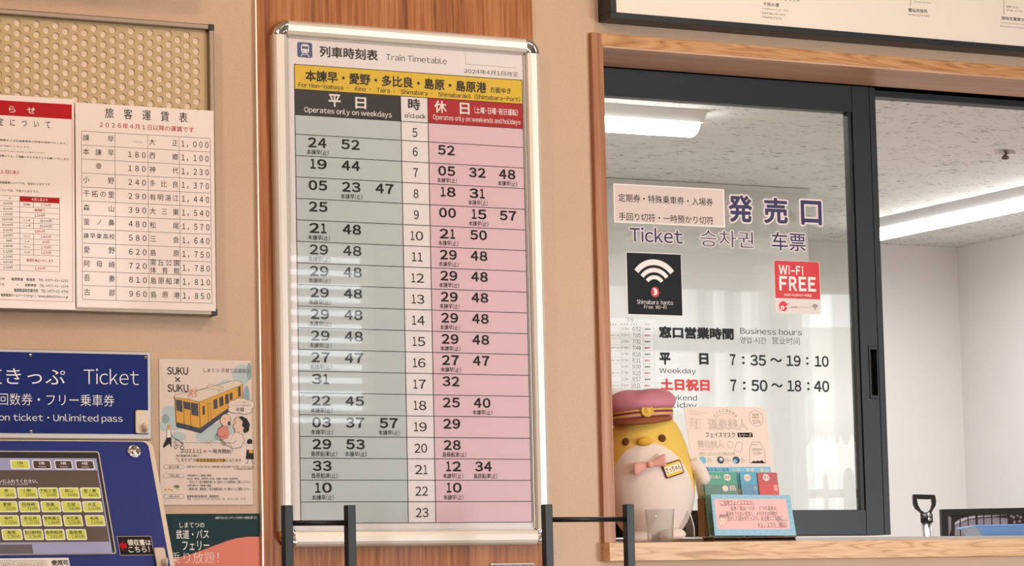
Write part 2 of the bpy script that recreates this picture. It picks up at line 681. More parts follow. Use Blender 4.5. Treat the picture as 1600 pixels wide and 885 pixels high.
b = MB(); b.box(OX0 - .1, OX0, YW, OY1, 0, OH, M_OFFWALL); b.build('wall_office_left', kind='structure')
b = MB(); b.box(OX0, 3.11, 3.265, 3.42, 0, OH - .02, M_PART); b.box(OX0, 3.12, 3.255, 3.43, OH - .02, OH - .002, M_PART)
b.build('wall_partition', kind='structure')

# entrance at the far side of the lobby, seen only as a reflection in the glass
EX0, EX1, EZ = 4.70, 7.60, 2.62
WX0, WX1, WZ0, WZ1 = 2.82, 3.29, 1.80, 2.62
b = MB()
for bx in ((LX0, WX0, 0, LH), (WX1, EX0, 0, LH), (EX1, LX1, 0, LH), (EX0, EX1, EZ, LH), (WX0, WX1, 0, WZ0), (WX0, WX1, WZ1, LH)):
    b.box(bx[0], bx[1], LY0 - .15, LY0, bx[2], bx[3], M_LWALL)
b.build('wall_rear', kind='structure')
M_WHITEAL = mat('white_painted_aluminium', (224, 224, 222), 0.5)
M_FROST = mat('grey_painted_metal', (176, 178, 178), 0.5)
wn = thing('window_2', ((EX0 + EX1) / 2, LY0 - .05, 0), kind='structure')
b = MB()
for x, w_ in ((EX0, .08), (5.36, .05), (5.53, .05), (5.88, .03), (5.96, .035), (6.9, .07), (EX1 - .08, .08)):
    b.box(x, x + w_, LY0 - .11, LY0 - .03, 0, EZ, M_WHITEAL)
b.box(5.74, 5.88, LY0 - .12, LY0 - .02, 0, EZ, M_FROST)
for z in (0.0, EZ - .08):
    b.box(EX0, EX1, LY0 - .10, LY0 - .04, z, z + .07, M_WHITEAL)
b.box(EX0, 5.74, LY0 - .10, LY0 - .04, 2.22, 2.30, M_WHITEAL)
b.build('window_frame', wn)
wn = thing('window_3', ((WX0 + WX1) / 2, LY0 - .05, WZ0), kind='structure')
b = MB()
for k in range(13):
    z = WZ0 + .03 + k * .062
    b.add([(WX0, LY0 - .10, z), (WX1, LY0 - .10, z), (WX1, LY0 - .055, z + .032), (WX0, LY0 - .055, z + .032)], [(0, 1, 2, 3)], M_WHITEAL)
b.build('blind_slats', wn)
# the lane outside the entrance
M_GREYW = plaster('outside_wall_render', (214, 213, 208), 8)
b = MB(); b.box(6.55, 8.02, -11.0, -10.8, 0, 3.3, M_GREYW); b.box(8.02, 11.5, -11.2, -11.0, 2.1, 2.78, M_GREYW); b.build('wall_outside', kind='structure')
t = thing('shop_awning', (8.9, -10.5, 1.97), 'white scalloped awning reflected low in the right of the window glass', 'awning')
b = MB()
n = 22
x0, wsc = 8.02, .085
pts = []
PA = Plane((0, -10.5, 0))
top = 2.12
pts = [(x0, top)]
for k in range(n):
    xx = x0 + k * wsc
    pts += [(xx, 2.04), (xx + wsc * .5, 1.955)]
pts += [(x0 + n * wsc, 2.04), (x0 + n * wsc, top)]
for k in range(n):
    xx = x0 + k * wsc
    b.prism(PA, [(xx, top), (xx, 2.04), (xx + wsc * .25, 1.985), (xx + wsc * .5, 1.96), (xx + wsc * .75, 1.985), (xx + wsc, 2.04), (xx + wsc, top)][::-1], .01, M_WHITEAL)
b.build('valance', t)
b = MB(); b.add([(x0, -10.5, top), (x0 + n * wsc, -10.5, top), (x0 + n * wsc, -11.0, 2.45), (x0, -11.0, 2.45)], [(0, 1, 2, 3)], M_WHITEAL); b.build('canopy', t)
for xx in (x0 + .02, x0 + n * wsc - .06):
    b = MB(); b.box(xx, xx + .04, -10.98, -10.94, 0, 2.42, M_FROST); b.build('support_post', t)
t = thing('picket_fence', (8.9, -9.6, 0), 'pale picket fence reflected at the bottom right of the window glass', 'fence')
b = MB()
for z in (.4, 1.58):
    b.box(7.4, 9.9, -9.61, -9.58, z, z + .05, M_FROST)
b.build('fence_rail', t)
for k in range(17):
    xx = 7.44 + k * .145
    b = MB()
    b.prism(Plane((0, -9.55, 0)), [(xx, .02), (xx + .072, .02), (xx + .072, 1.70), (xx + .056, 1.745), (xx + .036, 1.76), (xx + .016, 1.745), (xx, 1.70)], .02, M_FROST)
    b.build('picket', t)

# unseen box added above the view to throw the shadow at the top left
b = MB(); b.box(-1.9, -.555, -.12, -.0005, 2.151, 2.6, M_LWALL); b.build('shadow_caster', kind='structure')

# wood veneer panel behind the timetable
XP0, XP1 = at(400.5, 20, -.008).x, at(841, 420, -.008).x
b = MB(); b.box(XP0, XP1, -.008, -.0005, 0, LH - .002, M_PANEL)
p = thing('trim_1', (0, 0, 0), kind='structure')
b.build('veneer_panel', p)
b = MB(); b.box(XP0 - .003, XP0, -.0095, -.0005, 0, LH - .002, M_ALU); b.build('edge_strip', p)

# oak casing round the window opening
XC0 = at(924, 55, YC).x
ZC1 = at(924, 50.5, YC).z
p = thing('trim_2', (XO0, 0, ZCT), kind='structure')
b = MB(); b.box(XC0, XO0, YC, -.0005, ZCT, ZC1, M_OAK_Z); b.box(XO0 - .0005, XO0 + .004, YC, YG + .07, ZCT, ZOT, M_OAK_Z)
b.build('jamb', p, bevel=.001)
b = MB(); b.box(XO1, XO1 + XO0 - XC0, YC, -.0005, ZCT, ZC1, M_OAK_Z); b.box(XO1 - .004, XO1, YC, YG + .07, ZCT, ZOT, M_OAK_Z)
b.build('jamb', p, bevel=.001)
b = MB(); b.box(XO0, XO1, YC, -.0005, ZOT, ZC1, M_OAK_H); b.build('head_board', p, bevel=.001)
b = MB(); b.box(XO0 + .004, XO1 - .004, YC + .0005, YG + .07, ZOT - .004, ZOT, M_SOFFIT); b.build('soffit_board', p)

# counter
t = thing('ticket_counter', ((XO0 + XO1) / 2, .2, ZCT - .038))
tag(t, 'pale oak counter board running along the foot of the ticket window', 'counter')
b = MB()
XK0 = at(952, 848.5, -.033).x
b.box(XK0, XO1 + .03, -.033, 0.0, ZCT - .038, ZCT, M_OAK_X)
b.box(XO0 + .004, XO1 - .004, 0.0, .75, ZCT - .038, ZCT, M_OAK_X)
b.build('worktop', t, bevel=.0015)
b = MB()
b.box(XO0 + .01, XO1 - .01, YG - .03, YG + .07, ZCT + .0003, ZCT + .008, M_SILVER)
b.box(XO0 + .01, XO1 - .01, YG - .004, YG, ZCT + .008, ZCT + .013, M_SILVER)
b.build('sill_track', t)

# the sliding window
PG = Plane((0, YG, 0))
win = thing('window_1', ((XO0 + XO1) / 2, YG, ZCT), kind='structure')
ZR1 = at(1200, 119, YG).z
ZR0 = at(1140, 162.5, YG).z
XS0, XS1 = at(1338, 300, YG).x - .004, at(1392, 800, YG).x - .001
ZB1, ZB0 = at(1250, 797.3, YG).z, at(1250, 838, YG).z + .001
b = MB()
b.box(XO0 + .004, XO1 - .004, YG - .016, YG + .075, ZR1 + .004, ZOT - .004, M_BLACKAL)
b.box(XS1, XO1 - .004, YG + .03, YG + .07, ZR1 - .022, ZR1 + .004, M_BLACKAL)
b.build('head_track', win, bevel=.001)
b = MB(); b.box(XO0 + .004, XS0, YG, YG + .03, ZR0, ZR1, M_BLACKAL); b.build('top_rail', win, bevel=.001)
b = MB(); b.box(XO0 + .004, XS0, YG, YG + .03, ZB0, ZB1, M_BLACKAL); b.build('bottom_rail', win, bevel=.001)
b = MB(); b.box(XO0 + .004, XO0 + .03, YG, YG + .03, ZB1, ZR0, M_BLACKAL); b.build('stile', win, bevel=.001)
wd = XS1 - XS0
HZ1, HZ0 = at(1365, 541, YG).z, at(1370, 624, YG).z
HX0, HX1 = XS0 + wd * .30, XS0 + wd * .685
b = MB()
xa, xb = XS0, XS0 + wd * .70
b.box(xa, HX0, YG - .001, YG + .03, ZB0, ZR1 + .002, M_BLACKAL)
b.box(HX1, xb, YG - .001, YG + .03, ZB0, ZR1 + .002, M_BLACKAL)
b.box(HX0, HX1, YG - .001, YG + .03, HZ1, ZR1 + .002, M_BLACKAL)
b.box(HX0, HX1, YG - .001, YG + .03, ZB0, HZ0, M_BLACKAL)
b.box(xb, xb + .004, YG + .006, YG + .03, ZB0, ZR1 + .002, M_BLACK)
b.box(xb + .004, XS1, YG + .002, YG + .055, ZB0, ZR1 + .002, M_BLACKAL)
b.build('meeting_stile', win)
b = MB()
hw = (HX1 - HX0)
b.box(HX0 + .001, HX0 + hw * .2, YG - .003, YG + .004, HZ0 + .001, HZ1 - .001, M_BLACKAL)
b.box(HX1 - hw * .12, HX1 - .001, YG - .003, YG + .004, HZ0 + .001, HZ1 - .001, M_BLACKAL)
b.box(HX0 + hw * .2, HX1 - hw * .12, YG - .003, YG + .004, HZ1 - .008, HZ1 - .001, M_BLACKAL)
b.box(HX0 + hw * .2, HX1 - hw * .12, YG - .003, YG + .004, HZ0 + .001, HZ0 + .008, M_BLACKAL)
b.box(HX0 + .001, HX1 - .001, YG + .02, YG + .028, HZ0 + .001, HZ1 - .001, M_BLACKPL)
b.box(HX0 + hw * .2, HX0 + hw * .42, YG + .006, YG + .02, HZ0 + .014, HZ1 - .013, M_BLACKAL)
b.build('finger_pull', win)
b = MB(); b.box(XO0 + .03, XS0, YG + .010, YG + .015, ZB1, ZR0, M_GLASS); b.build('glass_pane', win)
b = MB()
b.box(XS0 - .010, XS0 - .0002, YG + .004, YG + .022, ZB1 - .002, ZR0 + .002, M_BLACKPL)
b.build('glazing_bead', win)
# the second sash slid behind it
b = MB()
y2 = YG + .036
b.box(XO0 + .004, XS1 - .03, y2, y2 + .03, ZR0 + .012, ZR1, M_BLACKAL)
b.box(XO0 + .004, XS1 - .03, y2, y2 + .03, ZB0, ZB1 - .012, M_BLACKAL)
b.box(XS0 + .02, XS1 - .005, y2, y2 + .03, ZB0, ZR1, M_BLACKAL)
b.box(XO0 + .004, XO0 + .03, y2, y2 + .03, ZB0, ZR1, M_BLACKAL)
b.build('rear_sash', win)
b = MB(); b.box(XO0 + .03, XS0 + .02, y2 + .012, y2 + .017, ZB1 - .012, ZR0 + .012, M_GLASS); b.build('rear_glass_pane', win)

# office ceiling lamps
M_TUBE = mat('lit_lamp_cover', (255, 252, 248), 0.5, emit=21.0)
M_LAMPBODY = mat('white_lamp_body', (228, 228, 230), 0.5)


def batten(name, label, x0, x1, y0, y1):
    along_x = (x1 - x0) > (y1 - y0)
    t = thing(name, ((x0 + x1) / 2, (y0 + y1) / 2, OH - .06), label, 'ceiling lamp', 'office ceiling lamps')
    body, cover = MB(), MB()
    L = (x1 - x0) if along_x else (y1 - y0)
    W = (y1 - y0) if along_x else (x1 - x0)
    prof = [(-W / 2, OH - .0005), (W / 2, OH - .0005), (W * .32, OH - .034), (-W * .32, OH - .034)]
    cov = [(W * .32 * math.cos(math.radians(a)), OH - .034 + .036 * math.sin(math.radians(a))) for a in range(180, 361, 15)]
    for mb, pr, e0, e1, material in ((body, prof, 0, 0, M_LAMPBODY), (cover, cov[::-1], .01, .012, M_TUBE)):
        n = len(pr)
        vs = []
        for e, s in ((e0, 0), (L - e1, 1)):
            for q, z in pr:
                if along_x:
                    vs.append((x0 + e, (y0 + y1) / 2 + q, z))
                else:
                    vs.append(((x0 + x1) / 2 + q, y0 + e, z))
        mb.add(vs, [tuple(range(n)), tuple(range(2 * n - 1, n - 1, -1))] + [(i, (i + 1) % n, n + (i + 1) % n, n + i) for i in range(n)], material)
    body.build('lamp_body', t)
    cover.build('lamp_cover', t)


batten('batten_lamp', 'lit white batten lamp on the office ceiling above the ticket lettering', 1.20, 1.925, 1.97, 2.12)
batten('batten_lamp', 'long lit batten lamp on the office ceiling right of the black sash', 3.80, 3.95, 2.2, 3.97)
t = thing('sprinkler_head', (3.24, 2.31, OH - .02), 'small bright sprinkler head on the office ceiling at upper right', 'sprinkler')
b = MB(); sp = Vector((3.24, 2.31, OH))
b.lathe([(.004, -.03), (.012, -.028), (.012, -.02), (.006, -.018), (.006, -.0005)], sp, M_GREYINK, 14); b.build('nozzle', t)
b = MB(); b.box(sp.x - .033, sp.x - .01, sp.y - .01, sp.y + .01, OH - .016, OH - .006, M_WHITEAL); b.box(sp.x + .01, sp.x + .033, sp.y - .01, sp.y + .01, OH - .012, OH - .002, M_WHITEAL)
b.build('deflector_arm', t)


# ------------------------------------------------------------------ perforated notice board on the left
YB = -0.030
PB = Plane((0, YB, 0))
xr = at(337, 250, YB).x
zt, zb = at(330, 38, YB).z, at(200, 489.5, YB).z
xl = xr - 1.02
t = thing('notice_board', ((xl + xr) / 2, 0, zb))
tag(t, 'beige perforated notice board in a dull metal frame on the left wall', 'notice board')
fw_ = .0105
b = MB(); b.box(xl + fw_, xr - fw_, YB, -.002, zt - fw_, zt, M_BRONZE); b.build('frame_rail', t, bevel=.002)
b = MB(); b.box(xl + fw_, xr - fw_, YB, -.002, zb, zb + fw_, M_BRONZE); b.build('frame_rail', t, bevel=.002)
b = MB(); b.box(xr - fw_, xr, YB, -.002, zb + fw_, zt - fw_, M_BRONZE); b.build('frame_rail', t, bevel=.002)
b = MB(); b.box(xl, xl + fw_, YB, -.002, zb + fw_, zt - fw_, M_BRONZE); b.build('frame_rail', t, bevel=.002)
for (cx, cz) in ((xr, zt), (xr, zb), (xl, zt), (xl, zb)):
    sx = -1 if cx == xr else 1
    sz = -1 if cz == zt else 1
    b = MB(); b.box(cx, cx + sx * (fw_ + .002), YB - .001, -.002, cz, cz + sz * (fw_ + .002), M_BLACKPL); b.build('corner_cap', t, bevel=.001)
b = MB(); b.box(xl + fw_, xr - fw_, YB + .0149, -.003, zb + fw_, zt - fw_, M_CORK); b.build('backing', t)
# perforated sheet: every hole is a real opening in a 2 mm sheet
b = MB()
px_, pz_, rh = .01895, .0198, .0069
hx1 = xr - fw_ - .0225 + px_ / 2
hz1 = at(303, 64, YB + .012).z + pz_ / 2
y0, y1 = YB + .012, YB + .0145
ncol, nrow = 51, 9
N = 16
for c in range(ncol):
    cx = hx1 - px_ * (c + .5)
    top = hz1 + (pz_ / 2 if c % 2 else 0) - (0 if c % 2 == 0 else 0)
    for r in range(nrow):
        cz = top - pz_ * (r + .5)
        outer, inner = [], []
        for k in range(N):
            a = 2 * math.pi * (k + .5) / N
            ca, sa = math.cos(a), math.sin(a)
            inner.append((cx + rh * ca, cz + rh * sa))
            q = min((px_ / 2) / abs(ca), (pz_ / 2) / abs(sa))
            outer.append((cx + q * ca, cz + q * sa))
        # snap the ring of outer points to include the corners
        cn = [(cx + sx * px_ / 2, cz + sz * pz_ / 2) for sx, sz in ((1, 1), (-1, 1), (-1, -1), (1, -1))]
        for k in range(4):
            kk = [1, 5, 9, 13][k]
            outer[kk] = cn[k]
        vs = [(x, y0, z) for x, z in outer] + [(x, y0, z) for x, z in inner] + [(x, y1, z) for x, z in inner]
        fs = [(k, (k + 1) % N, N + (k + 1) % N, N + k) for k in range(N)] + [(N + k, N + (k + 1) % N, 2 * N + (k + 1) % N, 2 * N + k) for k in range(N)]
        b.add(vs, fs, M_BEIGEPERF)
    zlo = top - pz_ * nrow
    b.box(cx - px_ / 2, cx + px_ / 2, y0, y1, zb + fw_, zlo, M_BEIGEPERF)
    b.box(cx - px_ / 2, cx + px_ / 2, y0, y1, top, zt - fw_, M_BEIGEPERF)
b.box(hx1, xr - fw_, y0, y1, zb + fw_, zt - fw_, M_BEIGEPERF)
b.box(xl + fw_, hx1 - px_ * ncol, y0, y1, zb + fw_, zt - fw_, M_BEIGEPERF)
b.build('perforated_panel', t)

# ---- fare table
PF = Plane((0, YB - .0022, 0))
b = MB()
b.pslab(PF, 117.5, 160, 337.0, 486.5, .0008, M_PAPER)
b.text(PF, '旅　客　運　賃　表', 164, 168.2, 293, 192, M_INK, .004)
b.text(PF, '２０２６年４月１日以降の運賃です', 155.5, 190.2, 303, 207.5, M_RED, .006)
fa0, fb1 = PF.px(127.2, 204.9)
fa1, _ = PF.px(328.2, 217.3)
_, fb0 = PF.px(128.3, 468.2)
W_, H_ = fa1 - fa0, fb1 - fb0
cx = [0, (178.5 - 127.2) / 200.8, (229.6 - 127.2) / 200.8, (278.8 - 127.2) / 200.8, 1]
lw = .0008
for c in cx:
    b.rect(PF, fa0 + c * W_ - lw / 2, fb0, fa0 + c * W_ + lw / 2, fb1, M_GREYINK)
for r in range(13):
    z = fb1 - H_ * r / 12
    b.rect(PF, fa0, z - lw / 2, fa1, z + lw / 2, M_GREYINK, 2)
rows = [('諫早', '', '大正', '１，０００'), ('本諫早', '１８０', '西郷', '１，１００'), ('幸', '１８０', '神代', '１，２３０'), ('小野', '２４０', '多比良', '１，３７０'),
        ('干拓の里', '２９０', '有明湯江', '１，４４０'), ('森山', '３９０', '大三東', '１，５４０'), ('釜ノ鼻', '４８０', '松尾', '１，５７０'), ('諫早東高校', '５８０', '三会', '１，６４０'),
        ('愛野', '６２０', '島原', '１，７５０'), ('阿母崎', '７２０', '霊丘公園|体育館', '１，７８０'), ('吾妻', '８１０', '島原船津', '１，８１０'), ('古部', '９６０', '島原港', '１，８５０')]
cs = .0128
RW = H_ / 12


def spread(b, pl, s, a0, a1, zc, size, material):
    n = len(s)
    for i, ch in enumerate(s):
        ac = (a0 + a1) / 2 if n == 1 else a0 + size / 2 + (a1 - a0 - size) * i / (n - 1)
        wv, _, wd, ht = glyphs(ch, 0.0, 2)
        k = size / .95
        hh, ww = ht * k, wd * k
        if ch == 'ノ':
            hh, ww = size * .75, size * .6
        b.textL(pl, ch, ac - ww / 2, zc - hh / 2, ac + ww / 2, zc + hh / 2, material, 0.0, 2, 2)


for r, (n1, p1, n2, p2) in enumerate(rows):
    zc = fb1 - RW * (r + .5) + .0012
    spread(b, PF, n1, fa0 + .0026, fa0 + cx[1] * W_ - .0018, zc, min(cs, .0108 if len(n1) > 4 else cs), M_GREYINK if len(n1) > 9 else M_INK)
    if p1:
        b.textL(PF, p1, fa0 + (cx[2] * W_) - .040, zc - .0062, fa0 + cx[2] * W_ - .0045, zc + .0048, M_INK, .006)
    else:
        b.rect(PF, fa0 + cx[1] * W_ + .036, zc - .003, fa0 + cx[2] * W_ - .010, zc - .0023, M_GREYINK, 2)
    if '|' in n2:
        q = n2.split('|')
        spread(b, PF, q[0], fa0 + cx[2] * W_ + .0025, fa0 + cx[3] * W_ - .0018, zc + .0075, .0122, M_INK)
        spread(b, PF, q[1], fa0 + cx[2] * W_ + .0025, fa0 + cx[3] * W_ - .0018, zc - .0075, .0122, M_INK)
    else:
        spread(b, PF, n2, fa0 + cx[2] * W_ + .0025, fa0 + cx[3] * W_ - .0018, zc - .001, cs, M_INK)
    b.textL(PF, p2, fa0 + cx[3] * W_ + .0045, zc - .0085, fa1 - .0035, zc + .0048, M_INK, .006)
tag(b.build('fare_table_poster'), 'laminated fare table with rows of prices at the right of the perforated board', 'poster')

# ---- fare change notice
PN = Plane((0, YB - .0034, 0))
b = MB()
a0, b1 = PN.px(0, 148); a1, b0 = PN.px(117.8, 484.5)
b.slab(PN, a0 - .14, b0, a1, b1, .0008, M_PAPER)
a0, b1 = PN.px(0, 156.6); a1, b0 = PN.px(112.3, 186.6)
b.rect(PN, a0 - .13, b0, a1, b1, M_RED)
b.text(PN, 'お　知　ら　せ', -48, 161, 55, 178.6, M_WHITE, .004)
b.text(PN, '改　定　に　つ　い　て', -22, 183, 78.5, 201, M_INK, .006)
for s, u0, v0, u1, v1 in [('いつもご利用いただき、まことにありがとうございます。', -95, 205.5, 30, 212.5),
                          ('当社線の運賃および企画乗車券の料金を改定いたします。', -20, 216, 104.6, 226), ('改定内容は下記のとおりです。', -22, 225.5, 48, 231.5),
                          ('鉄道部(0957-62-2234)へお尋ねください。', -12, 234, 72, 240.5), ('変察のうえ、ご理解いただきますようお願いいたします。', -2, 241.5, 109, 251),
                          ('普通運賃については、右記のとおりです。', -2, 283, 80, 290.8), ('については、下記のとおりです。', -2, 295, 61.5, 302)]:
    b.text(PN, s, u0, v0, u1, v1, M_INK, .006, 2, 1)
b.text(PN, '４月１日(水)', -16, 264, 29.4, 273, M_RED, .014)
# the small price table
ta0, tb1 = PN.px(30.7, 306.8); ta1, _ = PN.px(92.8, 312); _, tb0 = PN.px(31, 423)
TW, TH = ta1 - ta0, tb1 - tb0
rr = TH / 14
b.rect(PN, ta0, tb1 - rr, ta1, tb1, M_RED)
b.textL(PN, '４月１日より', ta0 + TW * .30, tb1 - rr * .78, ta0 + TW * .70, tb1 - rr * .22, M_WHITE, .008, 3, 1)
tx0 = ta0 - .09
for r in range(15):
    if r == 12:
        b.rect(PN, tx0, tb1 - rr * r - .0003, ta0, tb1 - rr * r + .0003, M_GREYINK)
    else:
        b.rect(PN, tx0, tb1 - rr * r - .0003, ta1, tb1 - rr * r + .0003, M_GREYINK)
for x in (ta0, ta1):
    b.rect(PN, x - .0004, tb0, x + .0004, tb1, M_GREYINK)
right = ['3,700円', '発売終了', '1,500円', '18,000円', '30,000円', '3,800円', '1,890円', '850円', '2,730円', '1,270円', '販売を休止いたします', '', '1,200円']
left = ['行', '3,000円', '4,000円', '1,500円', '18,000円', '30,000円', '3,500円', '1,470円', '740円', '2,440円', '1,220円', '2,500円', '3,500円', '1,100円']
small = {1: '発売価格', 4: '３ヶ月', 5: '６ヶ月', 7: 'サロンパス', 8: '小人', 9: 'サロンパス', 10: '小人'}
for r, s in enumerate(left):
    zc = tb1 - rr * (r + .5)
    wd_ = .0035 * len(s) * .85
    b.textL(PN, s, ta0 - .018 - wd_ * .8, zc - .0027, ta0 - .018 + wd_ * .2, zc + .0027, M_INK, .006, 2, 1)
for r, s in enumerate(right):
    if not s:
        continue
    zc = tb1 - rr * (r + 1.5) - (rr / 2 if s.startswith('販') else 0)
    wd_ = .0033 * len(s)
    if '円' not in s:
        wd_ = .0052 * len(s)
    off = .65 if (r + 1) in small else .5
    red = M_RED if r not in (2, 3, 4) else M_INK
    b.textL(PN, s, ta0 + TW * off - wd_ / 2, zc - .003, ta0 + TW * off + wd_ / 2, zc + .003, red, .010, 2, 1)
for r, s in small.items():
    zc = tb1 - rr * (r + .5)
    b.textL(PN, s, ta0 + TW * .09, zc - .0018, ta0 + TW * .26, zc + .0018, M_INK, .004, 2, 1)
    b.rect(PN, ta0 + TW * .335, zc - rr / 2, ta0 + TW * .345, zc + rr / 2, M_GREYINK)
for s, u0, v0, u1, v1 in [('お問い合わせ　　島原鉄道　鉄道部　TEL 0957-62-2232', -20, 432.5, 106.5, 441.5), ('お問い合わせ　　　　〃　　自動車部　TEL 0957-62-2234', -20, 441.5, 106.5, 450),
                          ('島原鉄道総合案内所　TEL 0957-62-4705', 22, 450.8, 106.5, 459), ('島原鉄道ホームページ http://www.shimatetsu.co.jp', 1.5, 458.5, 106.5, 467.5)]:
    b.text(PN, s, u0, v0, u1, v1, M_INK, .006, 2, 1)
b.line(PN, 112.6, 187, 113.8, 472, .0006, M_RED)
b.line(PN, -2, 468.2, 113.8, 472, .0006, M_RED)
tag(b.build('fare_notice_poster'), 'laminated fare change notice with a red heading at the left of the board', 'poster')

# ------------------------------------------------------------------ ticket machine
YS = -0.022
PS = Plane((0, YS, 0))
xm = at(237.3, 600, YS).x
zs1, zs0 = at(237, 549.5, YS).z, at(237, 689, YS).z
xml = xm - .72
o1 = at(237, 690, YS)
dd = _fw + RT * ((272.5 - 800) / F) - UP * ((885 - 442.5) / F)
q = CAM + dd * ((o1.x - CAM.x) / dd.x)
slope = Vector((0, o1.y - q.y, o1.z - q.z)).normalized()
P2 = Plane(o1, (1, 0, 0), slope)
t = thing('ticket_machine', ((xml + xm) / 2, 0, 0))
tag(t, 'blue ticket vending machine with a lit touch screen at the lower left', 'ticket machine')
zlow = o1.z - slope.z * .40
ylow = o1.y - slope.y * .40
prof = [(-.0005, 0), (-.0005, zs0), (YS + .004, zs0), (ylow + .004, zlow), (ylow + .004, 0)]
b = MB()
vs = [(x, y, z) for x in (xml, xm - .002) for y, z in prof]
n = len(prof)
b.add(vs, [tuple(range(n)), tuple(range(2 * n - 1, n - 1, -1))] + [(i, n + i, n + (i + 1) % n, (i + 1) % n) for i in range(n)], M_SILVER)
b.build('cabinet', t)
# upper sign
b = MB()
b.box(xml, xm, YS, -.0005, zs0 + .001, zs1, M_SILVER)
b.build('sign_frame', t, bevel=.003)
PSS = Plane((0, YS - .0015, 0))
b = MB()
sa1, sb0 = PSS.px(231.8, 679)
_, sb1 = PSS.px(231.8, 554.8)
b.slab(PSS, xml + .008, sb0, sa1, sb1, .002, M_BLUE)
b.text(PSS, '鉄道きっぷ', -61, 573, 101.5, 602.5, M_WHITE, -.004, 1, 6)
b.text(PSS, 'Ticket', 131, 576, 217, 602, M_WHITE, -.014, 1, 6)
b.text(PSS, '回数券・フリー乗車券', -3, 614.5, 178.6, 635.6, M_WHITE, -.008, 1, 4)
b.text(PSS, 'Coupon ticket・Unlimited pass', -40, 646, 191.5, 662.5, M_WHITE, -.005, 1, 4)
sg = b.build('sign_panel', t)
for u, v in ((47.5, 555.5), (227, 558.8), (48.5, 674.5)):
    a, bb = PSS.px(u, v)
    b = MB(); c = PSS.w(a, bb, .0003)
    b.lathe([(.0001, -.0022), (.0024, -.002), (.0036, -.0008), (.0038, 0)], c, M_CHROME, 14, (0, 1, 0))
    b.rect(Plane(c + Vector((0, -.0023, 0))), -.0024, -.0004, .0024, .0004, M_BLACKPL, 1)
    b.build('screw', sg)
# sloping front
b = MB()
fr = b.rrpts(xml - o1.x, -.42, 0, .0, .016)
b.prism(P2, fr, .02, M_CREAM, 0.004)
b.build('front_frame', t, bevel=.002)
b = MB()
b.prism(P2, b.rrpts(xml + .012 - o1.x, -.41, -.0105, -.004, .012), .006, M_BLUE2, .0055)
b.build('front_panel', t)
P3 = Plane(P2.w(0, 0, .0057), P2.ex, P2.ez)
b = MB()
a0, b1 = P3.px(0, 706.3); a1, b0 = P3.px(181.5, 867)
a1t, _ = P3.px(153.5, 709)
a1 = (a1 + a1t) / 2
b.prism(P3, b.rrpts(xml + .02 - o1.x, b0, a1, b1, .005), .006, M_CREAM, .0035)
b.prism(P3, b.rrpts(xml + .022 - o1.x, b0 + .0015, a1 - .0022, b1 - .0022, .004), .006, M_BLACKPL, .0042)
b.build('screen_bezel', t)
P4 = Plane(P3.w(0, 0, .0044), P2.ex, P2.ez)


def glow(name, col, k):
    m = mat(name, col, 0.25, emit=k, coat=.4)
    return m


S_LAV, S_BRN, S_YEL, S_DRK, S_WHT, S_GRY = glow('screen_lavender', (150, 150, 184), .22), glow('screen_brown', (84, 70, 64), .24), glow('screen_yellow', (200, 200, 92), .22), glow('screen_dark_button', (72, 54, 50), .25), glow('screen_white', (220, 218, 220), .3), glow('screen_grey', (92, 88, 96), .25)
b = MB()
_, sb1 = P4.px(100, 716.5); _, sb0 = P4.px(100, 866)
sa1 = (P4.px(152.8, 725)[0] + P4.px(174.5, 862)[0]) / 2
b.rect(P4, xml + .03 - o1.x, sb0, sa1, sb1, S_LAV, 1)
_, m1 = P4.px(100, 735.5); _, m0 = P4.px(100, 847.5)
b.rect(P4, xml + .03 - o1.x, m0, sa1 - .0025, m1, S_BRN, 2)
g1, _ = P4.px(50.5, 856); _, g2 = P4.px(30, 851.5)
b.rect(P4, xml + .03 - o1.x, sb0 + .001, g1, g2, S_GRY, 2)


def button(x0, y0, x1, y1, fill, lines, ink):
    s = 3.636
    u0, v0, u1, v1 = x0 / s, 680 + y0 / s, x1 / s, 680 + y1 / s
    ub = u1 + (v1 - v0) * .0
    A0, B1 = P4.px(u0, v0); A1, B0 = P4.px(u1, v1)
    A0b, _ = P4.px(u0 + (v1 - v0) * .17, v1)
    A0 = (A0 + A0b) / 2; 
    A1t, _ = P4.px(u1, (v0 + v1) / 2); A1 = A1t
    b.rrect(P4, A0, B0, A1, B1, .003, S_WHT, 3)
    b.rrect(P4, A0 + .0018, B0 + .0018, A1 - .0018, B1 - .0018, .002, fill, 4)
    w_, h_ = A1 - A0, B1 - B0
    for (txt, fx0, fy0, fx1, fy1) in lines:
        b.textL(P4, txt, A0 + w_ * fx0, B1 - h_ * fy1, A0 + w_ * fx1, B1 - h_ * fy0, ink, .01, 5, 1)


